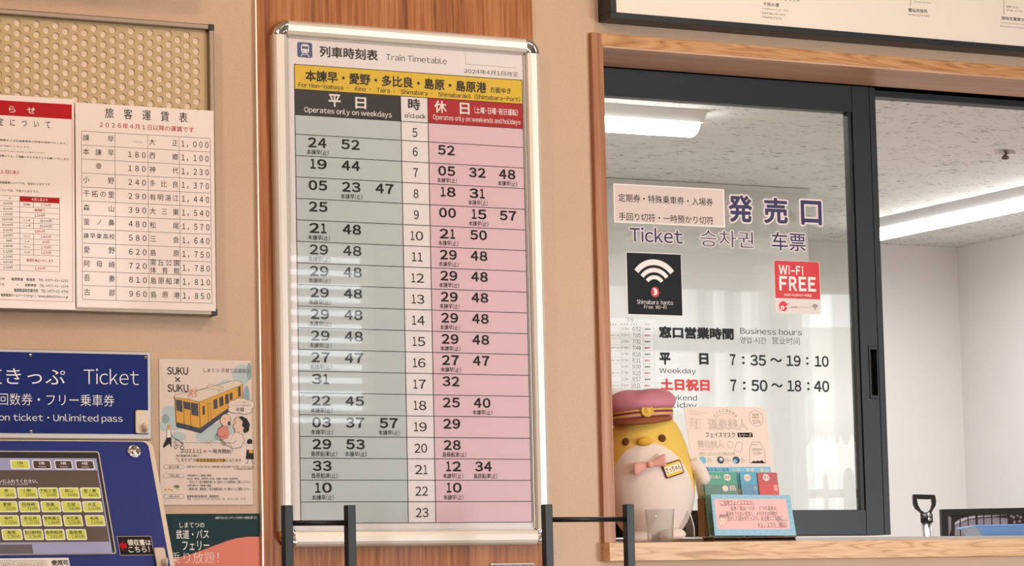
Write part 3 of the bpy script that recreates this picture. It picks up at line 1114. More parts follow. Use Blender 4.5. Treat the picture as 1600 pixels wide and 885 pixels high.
for i, (x0, x1) in enumerate(((55, 167), (180, 290), (305, 412), (424, 535))):
    button(x0, 142 + i * 1, x1, 195 + i, S_YEL if i == 0 else S_DRK, [('%d枚' % (i + 1), .33, .18, .67, .52), ('%d ticket%s' % (i + 1, '' if i == 0 else 's'), .30, .64, .70, .80)], M_INK if i == 0 else S_WHT)
b.text(P4, 'ご希望のボタンにふれてください。', -42, 749.5, 59, 756, S_WHT, .01, 5, 1)
b.text(P4, 'Press the button for the ticket you want', -42, 756, 44, 759.5, S_WHT, 0, 5, 1)
rowsB = [(300, 362, [(-22, 92, '幸', '180円'), (94, 213, '小野', '240円'), (213, 333, '干拓の里', '290円'), (333, 450, '森山', '390円'), (452, 570, '釜ノ鼻', '480円')]),
         (378, 440, [(-16, 100, '愛野', '620円'), (103, 224, '阿母崎', '720円'), (227, 345, '吾妻', '810円'), (345, 463, '古部', '960円'), (465, 581, '大正', '1,000円')]),
         (457, 520, [(-12, 109, '神代', '1,230円'), (113, 234, '多比良', '1,370円'), (238, 351, '有明湯江', '1,440円'), (356, 469, '大三東', '1,540円'), (480, 595, '松尾', '1,570円')]),
         (537, 598, [(5, 126, '島原', '1,750円'), (130, 246, '霊丘公園体育館', '1,780円'), (249, 368, '島原船津', '1,810円'), (371, 491, '島原港', '1,850円')])]
for y0, y1, cells in rowsB:
    for x0, x1, n_, p_ in cells:
        h = min(.44, .105 * len(n_) + .02)
        button(x0, y0, x1, y1, S_YEL, [(n_, .5 - h, .14, .5 + h - .04, .44), ('ーーー', .5 - h, .50, .5 + h, .53), (p_, .38 if len(p_) < 6 else .26, .58, .86, .84)], M_INK)
b.build('display', t)
a, bb = P3.px(209, 706.5)
b = MB(); c = P3.w(a, bb, 0)
nrm = P2.n
b.lathe([(.0135, 0), (.0135, .003), (.0105, .0045), (.010, .003), (.009, .0055), (.0001, .0062)], c, M_CHROME, 28, tuple(nrm)); b.build('lock', t)
# receipt label
P5 = Plane(P2.w(0, 0, .0065), P2.ex, P2.ez)
b = MB()
a0, b1 = P5.px(182.5, 838.5); a1, b0 = P5.px(241.5, 868)
b.slab(P5, a0, b0, a1, b1, .0008, M_SILVER, 0)
b.rect(P5, a0 + .001, b0 + .001, a1 - .001, b1 - .001, M_STICKERB, 1)
b.text(P5, '領収書は', 198, 843.5, 236.5, 853, M_WHITE, .02, 2)
b.text(P5, 'こちら！', 200, 854.5, 234.5, 863.5, M_WHITE, .02, 2)
b.ppoly(P5, [(186, 853), (192.5, 845), (192.8, 849.5), (198, 849.8), (198.5, 857), (193.3, 857), (193.6, 861.5)], M_RED, 2)
b.build('receipt_label', t)
b = MB()
a0, b1 = P5.px(-30, 873.5); a1, b0 = P5.px(109, 884)
b.slab(P5, a0, b0 - .012, a1, b1, .0008, M_WHITE, 0)
for s, x0, x1 in (('5000', -2, 20), ('2000', 22, 45), ('1000', 48, 71)):
    b.line(P5, x0, 877, x1, 877, .0006, M_INK); b.line(P5, x0, 877, x0 + 1, 890, .0006, M_INK); b.line(P5, x1, 877, x1 + 1, 890, .0006, M_INK)
    b.text(P5, s, x0 + 2.5, 879, x1 - 2, 884.8, M_GREYINK, .0, 2)
b.text(P5, '使用可', 79.5, 875.8, 107.5, 884, M_INK, .03, 2)
b.build('banknote_label', t)
# adhesive hooks


def hook(pl, u0, v0, u1, v1, label):
    a0, b1 = pl.px(u0, v0); a1, b0 = pl.px(u1, v1)
    c = pl.w((a0 + a1) / 2, b0, 0)
    t = thing('adhesive_hook', c, label, 'hook', 'cream stick-on hooks on the machine')
    b = MB(); b.prism(pl, b.rrpts(a0, b0, a1, b1, .004), .005, M_CREAM, .0056); b.build('pad', t, bevel=.001)
    b = MB()
    ac, wd_ = a0 + (a1 - a0) * .62, (a1 - a0)
    pts = [pl.w(ac, b0 + (b1 - b0) * .42, .005), pl.w(ac, b0 + (b1 - b0) * .22, .009), pl.w(ac, b0 + (b1 - b0) * .10, .013), pl.w(ac, b0 + (b1 - b0) * .14, .019), pl.w(ac, b0 + (b1 - b0) * .34, .021)]
    b.tube(pts, .0036, M_CREAM, 8); b.build('prong', t)


hook(PSS, 210.3, 641.5, 231.5, 678, 'cream stick-on hook at the lower right of the blue ticket sign')
hook(P5, 239, 858, 262, 893, 'cream stick-on hook on the sloping front below the receipt label')

# ------------------------------------------------------------------ childcare discount leaflet
PL = Plane((0, -.0022, 0))
M_LEAF = mat('cream_pink_paper', (234, 214, 200), 0.5, spec=.3)
M_CLOUD = mat('pale_blue_wash', (190, 204, 206), 0.6, spec=.25)
M_CLOUD2 = mat('grey_blue_wash', (150, 172, 178), 0.6, spec=.25)
M_TRAINY = mat('train_amber_ink', (228, 168, 62), 0.6, spec=.25)
M_TRAINR = mat('train_roof_ink', (232, 214, 196), 0.6, spec=.25)
M_DKBLUE = mat('dark_slate_ink', (62, 66, 84), 0.6, spec=.25)
M_SKIN = mat('peach_ink', (236, 200, 178), 0.6, spec=.25)
M_CORAL = mat('coral_ink', (222, 140, 120), 0.6, spec=.25)
t = thing('leaflet_poster', at(322, 792, -.001))
tag(t, 'pale leaflet with a drawing of a yellow train in a clear sleeve', 'poster')
b = MB()
b.pslab(PL, 248.5, 561, 395, 789, .0008, M_LEAF)
z4 = lambda x, y: (x / 3.636, 490 + y / 3.636)
z5 = lambda x, y: (x / 3.636, 680 + y / 3.636)


def blob(pts, material, layer):
    b.ppoly(PL, [z4(*p) for p in pts], material, layer)


def circ(x, y, rx, ry, material, layer, f=z4, n=22):
    b.ppoly(PL, [f(x + rx * math.cos(2 * math.pi * i / n), y + ry * math.sin(2 * math.pi * i / n)) for i in range(n)], material, layer)


def draw(pts, wd_, material=None, layer=8, closed=False, f=z4):
    b.stroke(PL, [f(*p) for p in pts], wd_, material or M_INK, layer, closed)


for x, y, rx, ry in ((960, 560, 40, 36), (1000, 620, 62, 44), (930, 640, 24, 30), (1180, 700, 70, 38), (1260, 660, 80, 40), (1010, 700, 50, 26), (1290, 420, 60, 40), (1370, 350, 52, 60)):
    circ(x, y, rx, ry, M_CLOUD, 1)
for x, y, rx, ry in ((940, 600, 22, 28), (1250, 700, 34, 24), (1400, 470, 18, 60), (1415, 330, 14, 50)):
    circ(x, y, rx, ry, M_CLOUD2, 2)
blob([(915, 278), (1075, 290), (1080, 478), (925, 470)], M_LEAF, 3)
b.text(PL, 'SUKU', 260.7, 573.8, 293.8, 586.4, M_INK, .02, 5)
b.text(PL, '×', 273.2, 589.6, 281.6, 597.6, M_INK, 0, 5)
b.text(PL, 'SUKU', 261.3, 600.7, 294.3, 613.3, M_INK, .02, 5)
b.text(PL, 'しまてつ 子育て応援割引', 317.6, 575.2, 390.5, 583.6, M_GREYINK, .0, 5, 2)
# train
blob([(992, 480), (1040, 482), (1130, 502), (1138, 678), (1002, 642)], M_TRAINY, 4)
blob([(1130, 502), (1375, 402), (1378, 510), (1300, 560), (1138, 678)], M_TRAINY, 4)
blob([(985, 478), (1000, 462), (1170, 425), (1330, 382), (1362, 384), (1378, 404), (1130, 504), (1060, 486)], M_TRAINR, 5)
blob([(1002, 618), (1134, 652), (1138, 680), (1004, 646)], M_DKBLUE, 5)
blob([(1136, 652), (1300, 535), (1300, 560), (1140, 682)], M_DKBLUE, 5)
for pts in ([(998, 490), (1032, 496), (1036, 560), (1004, 552)], [(1084, 508), (1122, 514), (1126, 584), (1088, 576)], [(1040, 500), (1078, 508), (1082, 548), (1044, 540)],
            [(1212, 494), (1232, 486), (1234, 538), (1214, 546)], [(1246, 480), (1266, 472), (1268, 522), (1248, 530)], [(1278, 466), (1296, 458), (1298, 508), (1280, 516)], [(1304, 456), (1318, 450), (1320, 488), (1306, 494)],
            [(1150, 530), (1160, 526), (1162, 572), (1152, 578)], [(1180, 514), (1194, 508), (1198, 610), (1184, 620)], [(1352, 420), (1364, 416), (1366, 470), (1354, 474)]):
    blob(pts, M_DKBLUE if pts[0][0] != 1180 else M_TRAINY, 6)
    draw(pts, .0005, M_INK, 7, True)
draw([(1044, 545), (1046, 655)], .0006, M_INK); draw([(1080, 552), (1084, 662)], .0006, M_INK)
draw([(992, 480), (1002, 642), (1138, 680), (1130, 502)], .0008, M_INK, 7)
draw([(985, 478), (1000, 462), (1170, 425), (1330, 382), (1362, 384), (1378, 404), (1130, 504), (1060, 486)], .0007, M_GREYINK, 7, True)
draw([(1378, 404), (1380, 508)], .0007, M_GREYINK)
blob([(1168, 424), (1190, 402), (1268, 418), (1268, 436), (1240, 446)], M_TRAINR, 6)
draw([(1168, 424), (1190, 402), (1268, 420), (1240, 436)], .0006, M_GREYINK, 7, True)
draw([(1240, 436), (1242, 446), (1268, 432), (1268, 420)], .0006, M_GREYINK, 7)
draw([(1168, 426), (1108, 446)], .0006, M_GREYINK)
blob([(1064, 440), (1112, 424), (1120, 470), (1072, 486)], M_LEAF, 6)
draw([(1064, 440), (1112, 424), (1120, 470), (1072, 486)], .0007, M_CORAL, 8, True)
b.text(PL, '割', 294.3, 609, 306, 620.5, M_CORAL, .005, 9, 2)
# speech cloud
for x, y, rx, ry in ((1330, 520, 34, 24), (1368, 506, 40, 24), (1408, 520, 34, 26), (1340, 545, 44, 22), (1390, 550, 40, 22)):
    circ(x, y, rx + 3, ry + 3, M_GREYINK, 7)
for x, y, rx, ry in ((1330, 520, 34, 24), (1368, 506, 40, 24), (1408, 520, 34, 26), (1340, 545, 44, 22), (1390, 550, 40, 22)):
    circ(x, y, rx, ry, M_LEAF, 8)
b.text(PL, 'いっしょに乗ると', 365, 628, 388, 630.6, M_GREYINK, 0, 9, 1)
b.text(PL, 'ママやパパの鉄道運賃が', 361, 632.8, 393, 635.6, M_GREYINK, 0, 9, 1)
b.text(PL, '半額', 368, 637, 381, 644, M_INK, .01, 9, 2)
# mother holding a baby
blob([(1240, 650), (1262, 640), (1296, 650), (1304, 690), (1290, 712), (1250, 716), (1236, 690)], M_CORAL, 8)
circ(1280, 608, 31, 36, M_INK, 8); circ(1280, 608, 29, 34, M_SKIN, 9)
circ(1300, 626, 9, 12, M_DKBLUE, 10)
draw([(1268, 600), (1278, 597)], .0006, M_INK, 10)
draw([(1262, 640), (1238, 660), (1228, 692), (1262, 704), (1282, 690)], .0007, M_INK, 10)
draw([(1252, 716), (1256, 740), (1272, 752), (1280, 736), (1262, 720)], .0007, M_INK, 10)
blob([(1330, 600), (1345, 585), (1390, 610), (1376, 680), (1330, 690), (1334, 660), (1322, 650)], M_SKIN, 8)
blob([(1352, 588), (1372, 584), (1402, 600), (1418, 630), (1412, 668), (1392, 682), (1380, 668), (1388, 650), (1372, 640), (1378, 615)], M_INK, 9)
blob([(1326, 690), (1372, 672), (1386, 720), (1372, 762), (1320, 766), (1300, 730)], M_LEAF, 8)
draw([(1345, 588), (1330, 606), (1336, 620), (1322, 648), (1334, 658), (1330, 672), (1352, 676)], .0007, M_INK, 10)
draw([(1352, 676), (1376, 690), (1386, 722), (1366, 762), (1320, 768), (1270, 740), (1250, 712)], .0007, M_INK, 10)
draw([(1342, 724), (1320, 740), (1290, 734)], .0007, M_INK, 10)
# ribbon line, walker with pram, woman with bag
draw([(930, 733), (1450, 738)], .0006, M_GREYINK, 3)
draw([(1168, 722), (1205, 752)], .0007, M_TRAINY, 5); draw([(1205, 722), (1168, 752)], .0007, M_TRAINY, 5)
circ(960, 645, 9, 11, M_TRAINY, 5)
blob([(948, 660), (968, 660), (972, 705), (946, 708)], M_WHITE, 4); draw([(948, 660), (968, 660), (972, 705), (946, 708)], .0006, M_INK, 6, True)
blob([(946, 708), (972, 705), (974, 765), (962, 740), (930, 764), (924, 758)], M_INK, 5)
draw([(970, 690), (1000, 715), (1040, 745)], .0007, M_INK, 5)
draw([(1000, 715), (988, 740), (1030, 756), (1042, 742), (1020, 722)], .0007, M_INK, 5, True)
circ(998, 760, 10, 11, M_INK, 5); circ(998, 760, 7, 8, M_LEAF, 6); circ(1034, 763, 10, 11, M_INK, 5); circ(1034, 763, 7, 8, M_LEAF, 6)
circ(1418, 38, 15, 16, M_INK, 5, z5)
b.ppoly(PL, [z5(*p) for p in [(1408, 52), (1430, 52), (1438, 84), (1400, 84)]], M_LEAF, 5)
b.ppoly(PL, [z5(*p) for p in [(1402, 84), (1438, 84), (1442, 138), (1396, 138)]], M_INK, 5)
b.ppoly(PL, [z5(*p) for p in [(1414, 84), (1436, 86), (1434, 104), (1412, 102)]], M_TRAINY, 6)
draw([(1410, 138), (1406, 160), (1394, 163)], .0008, M_INK, 5, False, z5); draw([(1430, 138), (1434, 160), (1444, 162)], .0008, M_INK, 5, False, z5)
for s, x0, y0, x1, y1, bo in [('2022.1.11', 1025, 80, 1145, 103, 0), ('火', 1155, 82, 1176, 101, .01), ('～発売開始！', 1182, 80, 1320, 106, 0), ('母子健康手帳の提示で', 1000, 112, 1135, 126, .004), ('"しまてつ" の鉄道普通運賃が半額になります。', 1000, 132, 1378, 154, 0),
                              ('妊娠されている方 または １歳未満の乳児を同伴する父母（どちらか１名）', 1060, 174, 1442, 189, 0), ('※１歳未満の乳児は無料です', 1330, 189, 1442, 199, 0),
                              ('○有人駅からご乗車の場合', 1060, 224, 1200, 237, .004), ('（有人駅：諫早駅・本諫早駅・森山駅・吾妻駅・島原駅・島原船津駅）', 1062, 243, 1352, 255, 0),
                              ('窓口にて「母子健康手帳」をご提示のうえ乗車券をご購入ください。', 1075, 260, 1425, 276, 0), ('○無人駅からご乗車の場合', 1060, 282, 1200, 295, .004),
                              ('降車の際、乗務員に「母子健康手帳」をご提示の上ご精算ください。', 1075, 300, 1425, 316, 0), ('島原鉄道総合案内所（島原駅内）', 1062, 342, 1245, 356, .004), ('TEL　０９５７－６２－４７０５（８：３０～１８：００）', 1062, 356, 1395, 372, 0)]:
    u0, v0 = z5(x0, y0); u1, v1 = z5(x1, y1)
    b.text(PL, s, u0, v0, u1, v1, M_RED if s == '火' else M_INK, bo, 6, 2 if y1 - y0 > 18 else 1)
b.ppoly(PL, [z5(*p) for p in [(1115, 136), (1276, 138), (1276, 155), (1115, 153)]], M_TRAINY, 4)
for y, s in ((181, '割引対象'), (232, 'ご利用の際は'), (350, 'お問い合わせ')):
    u0, v0 = z5(928, y - 11); u1, v1 = z5(1046, y + 12)
    A0, B1 = PL.px(u0, v0); A1, B0 = PL.px(u1, v1)
    r = (B1 - B0) / 2 - .0002
    b.rrect(PL, A0, B0, A1, B1, r, M_GREYINK, 2); b.rrect(PL, A0 + .0006, B0 + .0006, A1 - .0006, B1 - .0006, r - .0006, M_LEAF, 3)
    u0, v0 = z5(958, y - 6); u1, v1 = z5(1018, y + 8)
    b.text(PL, s, u0, v0, u1, v1, M_INK, 0, 5, 1)
b.ppoly(PL, [z5(*p) for p in [(980, 292), (1004, 284), (1014, 264), (1030, 264), (1040, 272), (1026, 278), (1028, 296), (1008, 308)]], M_TRAINR, 4)
b.ppoly(PL, [z5(*p) for p in [(980, 292), (1004, 284), (1022, 292), (1008, 304)]], M_GREYINK, 5)
for x, y in ((940, 312), (960, 308), (975, 316)):
    circ(x, y, 7, 6, M_TRAINY, 4, z5, 8)
draw([(1008, 308), (1006, 318)], .0006, M_TRAINY, 5, False, z5); draw([(1018, 306), (1018, 316)], .0006, M_TRAINY, 5, False, z5)
b.build('leaflet', t)
b = MB()
PLs = Plane((0, -.0072, 0))
b.pslab(PLs, 247, 559.5, 400, 792, .0004, M_FILM)
b.build('clear_sleeve', t)

# ------------------------------------------------------------------ teal railpass poster
PT = Plane((0, -.0012, 0))
M_TEAL = mat('dark_teal_ink', (24, 52, 56), 0.6, spec=.2)
M_SALMON = mat('salmon_ink', (222, 128, 108), 0.6, spec=.2)
b = MB()
A0, B1 = PT.px(248, 803.6); A1, B0 = PT.px(406.6, 885)
b.slab(PT, A0, B0 - .14, A1, B1, .0008, M_TEAL)
wave = [(250, 874), (275, 872), (290, 869), (306, 864), (322, 858), (338, 852), (354, 846), (370, 841.5), (386, 839.3), (406.4, 839.3), (408, 930), (250, 930)]
b.ppoly(PT, wave, M_SALMON, 1)
b.text(PT, 'しまてつの', 280.5, 817, 319.2, 824.8, M_WHITE, 0)
b.text(PT, '鉄道・バス', 275, 828.2, 326.2, 842.4, M_WHITE, .004)
b.text(PT, 'フェリー', 284.8, 846, 327, 860.2, M_WHITE, .004)
b.text(PT, '乗り放題！', 266, 863.5, 341.5, 880.5, M_WHITE, -.016)
b.text(PT, '※乗車できるのはこのチケットをお持ちのお客様に限ります。', 336, 807.6, 402, 811.5, M_WHITE, 0, 2, 1)
tag(b.build('railpass_poster'), 'dark teal and salmon poster beside the machine below the leaflet', 'poster')

# ------------------------------------------------------------------ timetable in its snap frame
YT0, YT = -.0085, -.016
PTT = Plane((0, YT, 0))
fx0 = (at(426.5, 60, -.03).x + at(440.5, 820, -.03).x) / 2
fx1 = (at(840, 90, -.02).x + at(859.5, 790, -.02).x) / 2
fz1 = (at(452, 31.8, -.02).z + at(822, 60.5, -.02).z) / 2
fz0 = (at(466, 857, -.03).z + at(835, 850.6, -.03).z) / 2
t = thing('timetable_board', ((fx0 + fx1) / 2, YT0, fz0))
tag(t, 'tall train timetable in a silver snap frame on the wood panel', 'timetable')
FWD = .031
prof = [(0, 0), (0, .012), (.002, .017), (.0055, .0205), (.0105, .0222), (.022, .0205), (.0285, .0175), (.031, .013), (.031, .006), (.031, 0)]
# prof: (distance in from the outer edge, height above the panel)


def rail(p0, p1, inward):
    b = MB()
    p0, p1, iv = Vector(p0), Vector(p1), Vector(inward)
    n = len(prof)
    vs = [e + iv * o + Vector((0, -h, 0)) for e in (p0, p1) for o, h in prof]
    b.add(vs, [tuple(range(n)), tuple(range(2 * n - 1, n - 1, -1))] + [(i, n + i, n + (i + 1) % n, (i + 1) % n) for i in range(n)], M_ALU)
    return b


c = FWD
rail((fx0 + c, YT0, fz1), (fx1 - c, YT0, fz1), (0, 0, -1)).build('frame_rail', t)
rail((fx0 + c, YT0, fz0), (fx1 - c, YT0, fz0), (0, 0, 1)).build('frame_rail', t)
rail((fx0, YT0, fz0 + c), (fx0, YT0, fz1 - c), (1, 0, 0)).build('frame_rail', t)
rail((fx1, YT0, fz0 + c), (fx1, YT0, fz1 - c), (-1, 0, 0)).build('frame_rail', t)
for cx_, cz_, st in ((fx1 - c, fz1 - c, 0), (fx0 + c, fz1 - c, 90), (fx0 + c, fz0 + c, 180), (fx1 - c, fz0 + c, 270)):
    b = MB()
    vs, fs = [], []
    cp = [(0, 0), (0, .012), (.002, .018), (.005, .0222), (.0095, .024), (.014, .0225), (.0165, .018), (.022, .0165), (.0295, .0165)]
    M = 14
    for i in range(M + 1):
        tt = math.radians(st + 90.0 * i / M)
        for o, h in cp:
            r = c - o
            vs.append((cx_ + r * math.cos(tt), YT0 - h, cz_ + r * math.sin(tt)))
    n = len(cp)
    for i in range(M):
        for k in range(n - 1):
            fs.append((i * n + k, i * n + k + 1, (i + 1) * n + k + 1, (i + 1) * n + k))
    b.add(vs, fs, M_CHROME, True)
    b.build('corner_cap', t)
# inner lip
b = MB()
for bx in ((fx0 + c, fx0 + c + .004, fz0 + c, fz1 - c), (fx1 - c - .004, fx1 - c, fz0 + c, fz1 - c), (fx0 + c, fx1 - c, fz0 + c, fz0 + c + .003), (fx0 + c, fx1 - c, fz1 - c - .003, fz1 - c)):
    b.box(bx[0], bx[1], YT - .003, YT0, bx[2], bx[3], M_SILVER)
b.build('inner_lip', t)
# the sheet: coordinates (x, y) = pixels along the top edge / the left edge of the printed table
b = MB()
b.slab(PTT, fx0 + .026, fz0 + .026, fx1 - .026, fz1 - .026, .004, M_TTPAPER)
ta0 = (PTT.px(458.6, 101)[0] + PTT.px(470.8, 800)[0]) / 2
ta1 = (PTT.px(814.8, 126)[0] + PTT.px(831.9, 800)[0]) / 2
tb1 = (PTT.px(458.4, 100.8)[1] + PTT.px(814.8, 125)[1]) / 2
tb0 = (PTT.px(471, 817)[1] + PTT.px(832, 817.8)[1]) / 2
KX = (ta1 - ta0) / 357.0
KY = (tb1 - tb0) / 716.0
X = lambda x: ta0 + x * KX
Z = lambda y: tb1 - (y - 101) * KY


def trect(x0, y0, x1, y1, material, layer=1):
    b.rect(PTT, X(x0), Z(y1), X(x1), Z(y0), material, layer)


def ttext(s, x0, y0, x1, y1, material=M_INK, bold=0.0, layer=4, res=4):
    b.textL(PTT, s, X(x0), Z(y1), X(x1), Z(y0), material, bold, layer, res)


def digits(num, x0, y0, x1, y1, bold):
    wide = {'1': .56}
    ws = [wide.get(ch, 1.0) for ch in num]
    if len(num) == 1:
        gaps = 0
    else:
        gaps = .16
    unit = (x1 - x0) / (sum(ws) + gaps * (len(num) - 1))
    x = x0
    for ch, w_ in zip(num, ws):
        ttext(chr(ord(ch) + 0xFEE0), x, y0, x + unit * w_, y1, M_INK, bold)
        x += unit * (w_ + gaps)


C1, C2 = 162.5, 205
yH, yR = 140.3, 180.8
rowy = [180.8, 211.5] + [211.5 + 33.68 * i for i in range(1, 18)] + [817]
trect(0, 101, 357, yH, M_YEL, 1)
trect(0, yH, C1, yR, M_TTBLACK, 1)
trect(C2, yH, 357, yR, M_RED, 1)
trect(0, yR, C1, 817, M_TTGREY, 1)
trect(C2, yR, 357, 817, M_TTPINK, 1)
lw = .55
for y in rowy + [101, yH]:
    trect(0, y - lw, 357, y + lw, M_INK, 2)
for x in (0, 357):
    trect(x - lw, 101, x + lw, 817, M_INK, 2)
for x in (C1, C2):
    trect(x - lw, yH, x + lw, 817, M_INK, 2)
# heading
b.prrect(PTT, 464.3, 65.5, 488, 90.8, .004, M_BLUEINK, 1)
pi = [(470, 71), (473, 68.8), (480.5, 69.3), (482.5, 71.5), (482.8, 80.5), (481, 83.2), (472, 82.6), (470.3, 80)]
b.ppoly(PTT, pi, M_WHITE, 2)
b.ppoly(PTT, [(471.3, 72.2), (481.3, 72.9), (481.5, 76.8), (471.5, 76.2)], M_BLUEINK, 3)
b.pdisc(PTT, 473, 79.8, .9, M_BLUEINK, 3); b.pdisc(PTT, 479.9, 80.3, .9, M_BLUEINK, 3)
b.stroke(PTT, [(472.8, 83.8), (470, 88)], .0016, M_WHITE, 2); b.stroke(PTT, [(480, 84.4), (483.2, 88.6)], .0016, M_WHITE, 2); b.stroke(PTT, [(472, 84.8), (481, 85.4)], .0012, M_WHITE, 2)
b.text(PTT, '列車時刻表', 499, 71.5, 590.5, 95.5, M_INK, .022, 2, 6)
b.text(PTT, 'Train Timetable', 603, 83.8, 698, 100.5, M_INK, -.004, 2, 6)
b.text(PTT, '2024年4月1日改正', 725, 106.8, 810, 120.3, M_INK, .0, 2, 4)
A0, B1 = PTT.px(727, 76); A1, B0 = PTT.px(807, 106)
b.rect(PTT, A0, B0, A1, B1 + .004, mat('blank_white_sticker', (244, 236, 232), .5, coat=.3), 1)
b.rect(PTT, A0, B0 - .0006, A1, B0, M_GREYINK, 1); b.rect(PTT, A0 - .0005, B0, A0, B1, M_GREYINK, 1)
ttext('本諫早・愛野・多比良・島原・島原港', 16.5, 108.5, 299, 126.5, M_INK, .024)
ttext('方面ゆき', 304.5, 115.3, 338.5, 124.8, M_INK, .01)
ttext('For Hon-isahaya  ･  Aino  ･  Taira  ･  Shimabara  ･  Shimabarakō (Shimabara-Port)', 6, 128.5, 353, 138.7, M_INK, .006)
ttext('平', 51, 144.5, 70, 164.5, M_WHITE, .022); ttext('日', 92, 146.5, 109, 165, M_WHITE, .022)
ttext('Operates only on weekdays', 14, 166.8, 148, 178.3, M_WHITE, .012)
ttext('時', 174, 143, 193, 161.5, M_INK, .02); ttext("o'clock", 168.5, 166.3, 201.5, 174.5, M_INK, .012)
ttext('休', 215, 143.5, 234.5, 163.5, M_WHITE, .022); ttext('日', 255.5, 144.5, 271, 163.5, M_WHITE, .022)
ttext('（土曜･日曜･祝日運転）', 278.5, 149.5, 349, 160.5, M_WHITE, .014)
ttext('Operates only on weekends and holidays', 212.5, 166, 352.5, 176.8, M_WHITE, .010)
H, S_ = '本諫早(止)', '島原船津(止)'
wk = {6: [('24', H), ('52', '')], 7: [('19', ''), ('44', '')], 8: [('05', ''), ('23', H), ('47', '')], 9: [('25', '')], 10: [('21', H), ('48', '')],
      16: [('27', H), ('47', '')], 17: [('31', '')], 18: [('22', H), ('45', '')], 19: [('03', H), ('37', ''), ('57', H)], 20: [('29', S_), ('53', H)], 21: [('33', S_)], 22: [('10', H)]}
we = {6: [('52', '')], 7: [('05', H), ('32', ''), ('48', H)], 8: [('18', ''), ('31', H)], 9: [('00', ''), ('15', H), ('57', '')], 10: [('21', H), ('50', '')],
      16: [('27', H), ('47', '')], 17: [('32', '')], 18: [('25', ''), ('40', H)], 19: [('29', '')], 20: [('28', S_)], 21: [('12', H), ('34', S_)], 22: [('10', H)]}
for h in range(11, 16):
    wk[h] = [('29', H), ('48', '')]
    we[h] = [('29', H), ('48', '')]
for i, h in enumerate(range(5, 24)):
    y = rowy[i]
    wd_ = 7.5 if h < 10 else 19.5
    if h == 11:
        wd_ = 16.5
    digits(str(h), 183.7 - wd_ / 2, y + 9.8, 183.7 + wd_ / 2, y + 24.2, .006)
    for src, x0s, wn in ((wk, (19, 69.6, 121), 28), (we, (219.5, 268, 316), 26.5)):
        for (num, sub), x0 in zip(src.get(h, []), x0s):
            xs = x0 + (3 if num[0] == '1' else 0)
            xe = x0 + wn - (2 if num[-1] == '1' else 0)
            digits(num, xs, y + 3.8, xe, y + 19.6, .030)
            if sub:
                sw = 33 if sub == H else 39
                if src is we:
                    sw *= .95
                ttext(sub, x0 - 2.2, y + 22.6, x0 - 2.2 + sw, y + 31, M_INK, .006, 4, 2)
b.build('timetable_sheet', t)
A = MB()
A.slab(Plane((0, YT - .004, 0)), fx0 + .0285, fz0 + .0285, fx1 - .0285, fz1 - .0285, .0008, M_COVER)
A.build('clear_cover', t)

# small plaque under the timetable
PQ = Plane((0, -.0125, 0))
b = MB()
A0, B1 = PQ.px(767, 881.5); A1, B0 = PQ.px(834.5, 884)
M_PLQ = mat('dark_bronze_plaque', (60, 42, 34), .4)
b.slab(PQ, A0, B0 - .06, A1, B1, .0038, M_SILVER)
b.rect(PQ, A0 + .0015, B0 - .058, A1 - .0015, B1 - .0018, M_PLQ, 1)
b.textL(PQ, '島原鉄道線', A0 + .010, B1 - .016, A1 - .008, B1 - .0035, mat('copper_lettering', (214, 160, 124), .5), .02, 2)
tag(b.build('nameplate'), 'small dark bordered nameplate on the wood panel below the timetable', 'plaque')


# ------------------------------------------------------------------ information board above the window
YI = -.055
PI_ = Plane((0, YI, 0))
ix0 = at(955, 28.5, YI).x
iz0 = (at(955, 28.5, YI).z + at(1500, 73, YI).z) / 2
t = thing('information_board', (ix0 + 1.2, 0, iz0))
tag(t, 'wide black framed sightseeing board above the ticket window', 'sign board')
IW, IH, IF = 2.4, .62, .0135
for nm, bx in (('frame_rail', (ix0, ix0 + IW, iz0, iz0 + IF)), ('frame_rail', (ix0, ix0 + IW, iz0 + IH - IF, iz0 + IH)), ('frame_rail', (ix0, ix0 + IF, iz0 + IF, iz0 + IH - IF)), ('frame_rail', (ix0 + IW - IF, ix0 + IW, iz0 + IF, iz0 + IH - IF))):
    b = MB(); b.box(bx[0], bx[1], YI, -.001, bx[2], bx[3], M_BLACKAL); b.build(nm, t, bevel=.001)
PIF = Plane((0, YI + .004, 0))
M_BOARD = mat('warm_white_board', (240, 228, 214), .5)
b = MB(); b.box(ix0 + IF, ix0 + IW - IF, YI + .004, -.002, iz0 + IF, iz0 + IH - IF, M_BOARD)
s3 = lambda x, y: (1150 + x / 3.556, y / 3.556)
for s, x0, y0, x1, y1, bo in [('諫早ゆうゆうランド', 147, -24, 355, 13, .008), ('干拓の里', 150, 11, 240, 39, .014), ('Isahaya yūyū land', 147, 42, 291, 65, 0), ('kantaku no sato', 145, 64, 275, 88, 0), ('(Theme Park)', 143, 86, 253, 110, 0),
                              ('雲仙市役所', 957, 44, 1064, 75, .014), ('Unzen City Hall', 957, 73, 1074, 98, 0), ('10 min. on foot', 988, 3, 1086, 21, -.004), ('徒歩 10 分', 1502, 30, 1568, 49, 0), ('10 min. on foot', 1502, 50, 1592, 68, -.004),
                              ('国指定重要文化財', 1475, 90, 1648, 124, .014), ('Important Cultural Property', 1470, 121, 1665, 147, 0), ('Nabeshima tei (Samurai House)', 1468, 139, 1670, 167, 0)]:
    u0, v0 = s3(x0, y0); u1, v1 = s3(x1, y1)
    b.text(PIF, s, u0, v0, u1, v1, M_INK, bo, 1, 3)
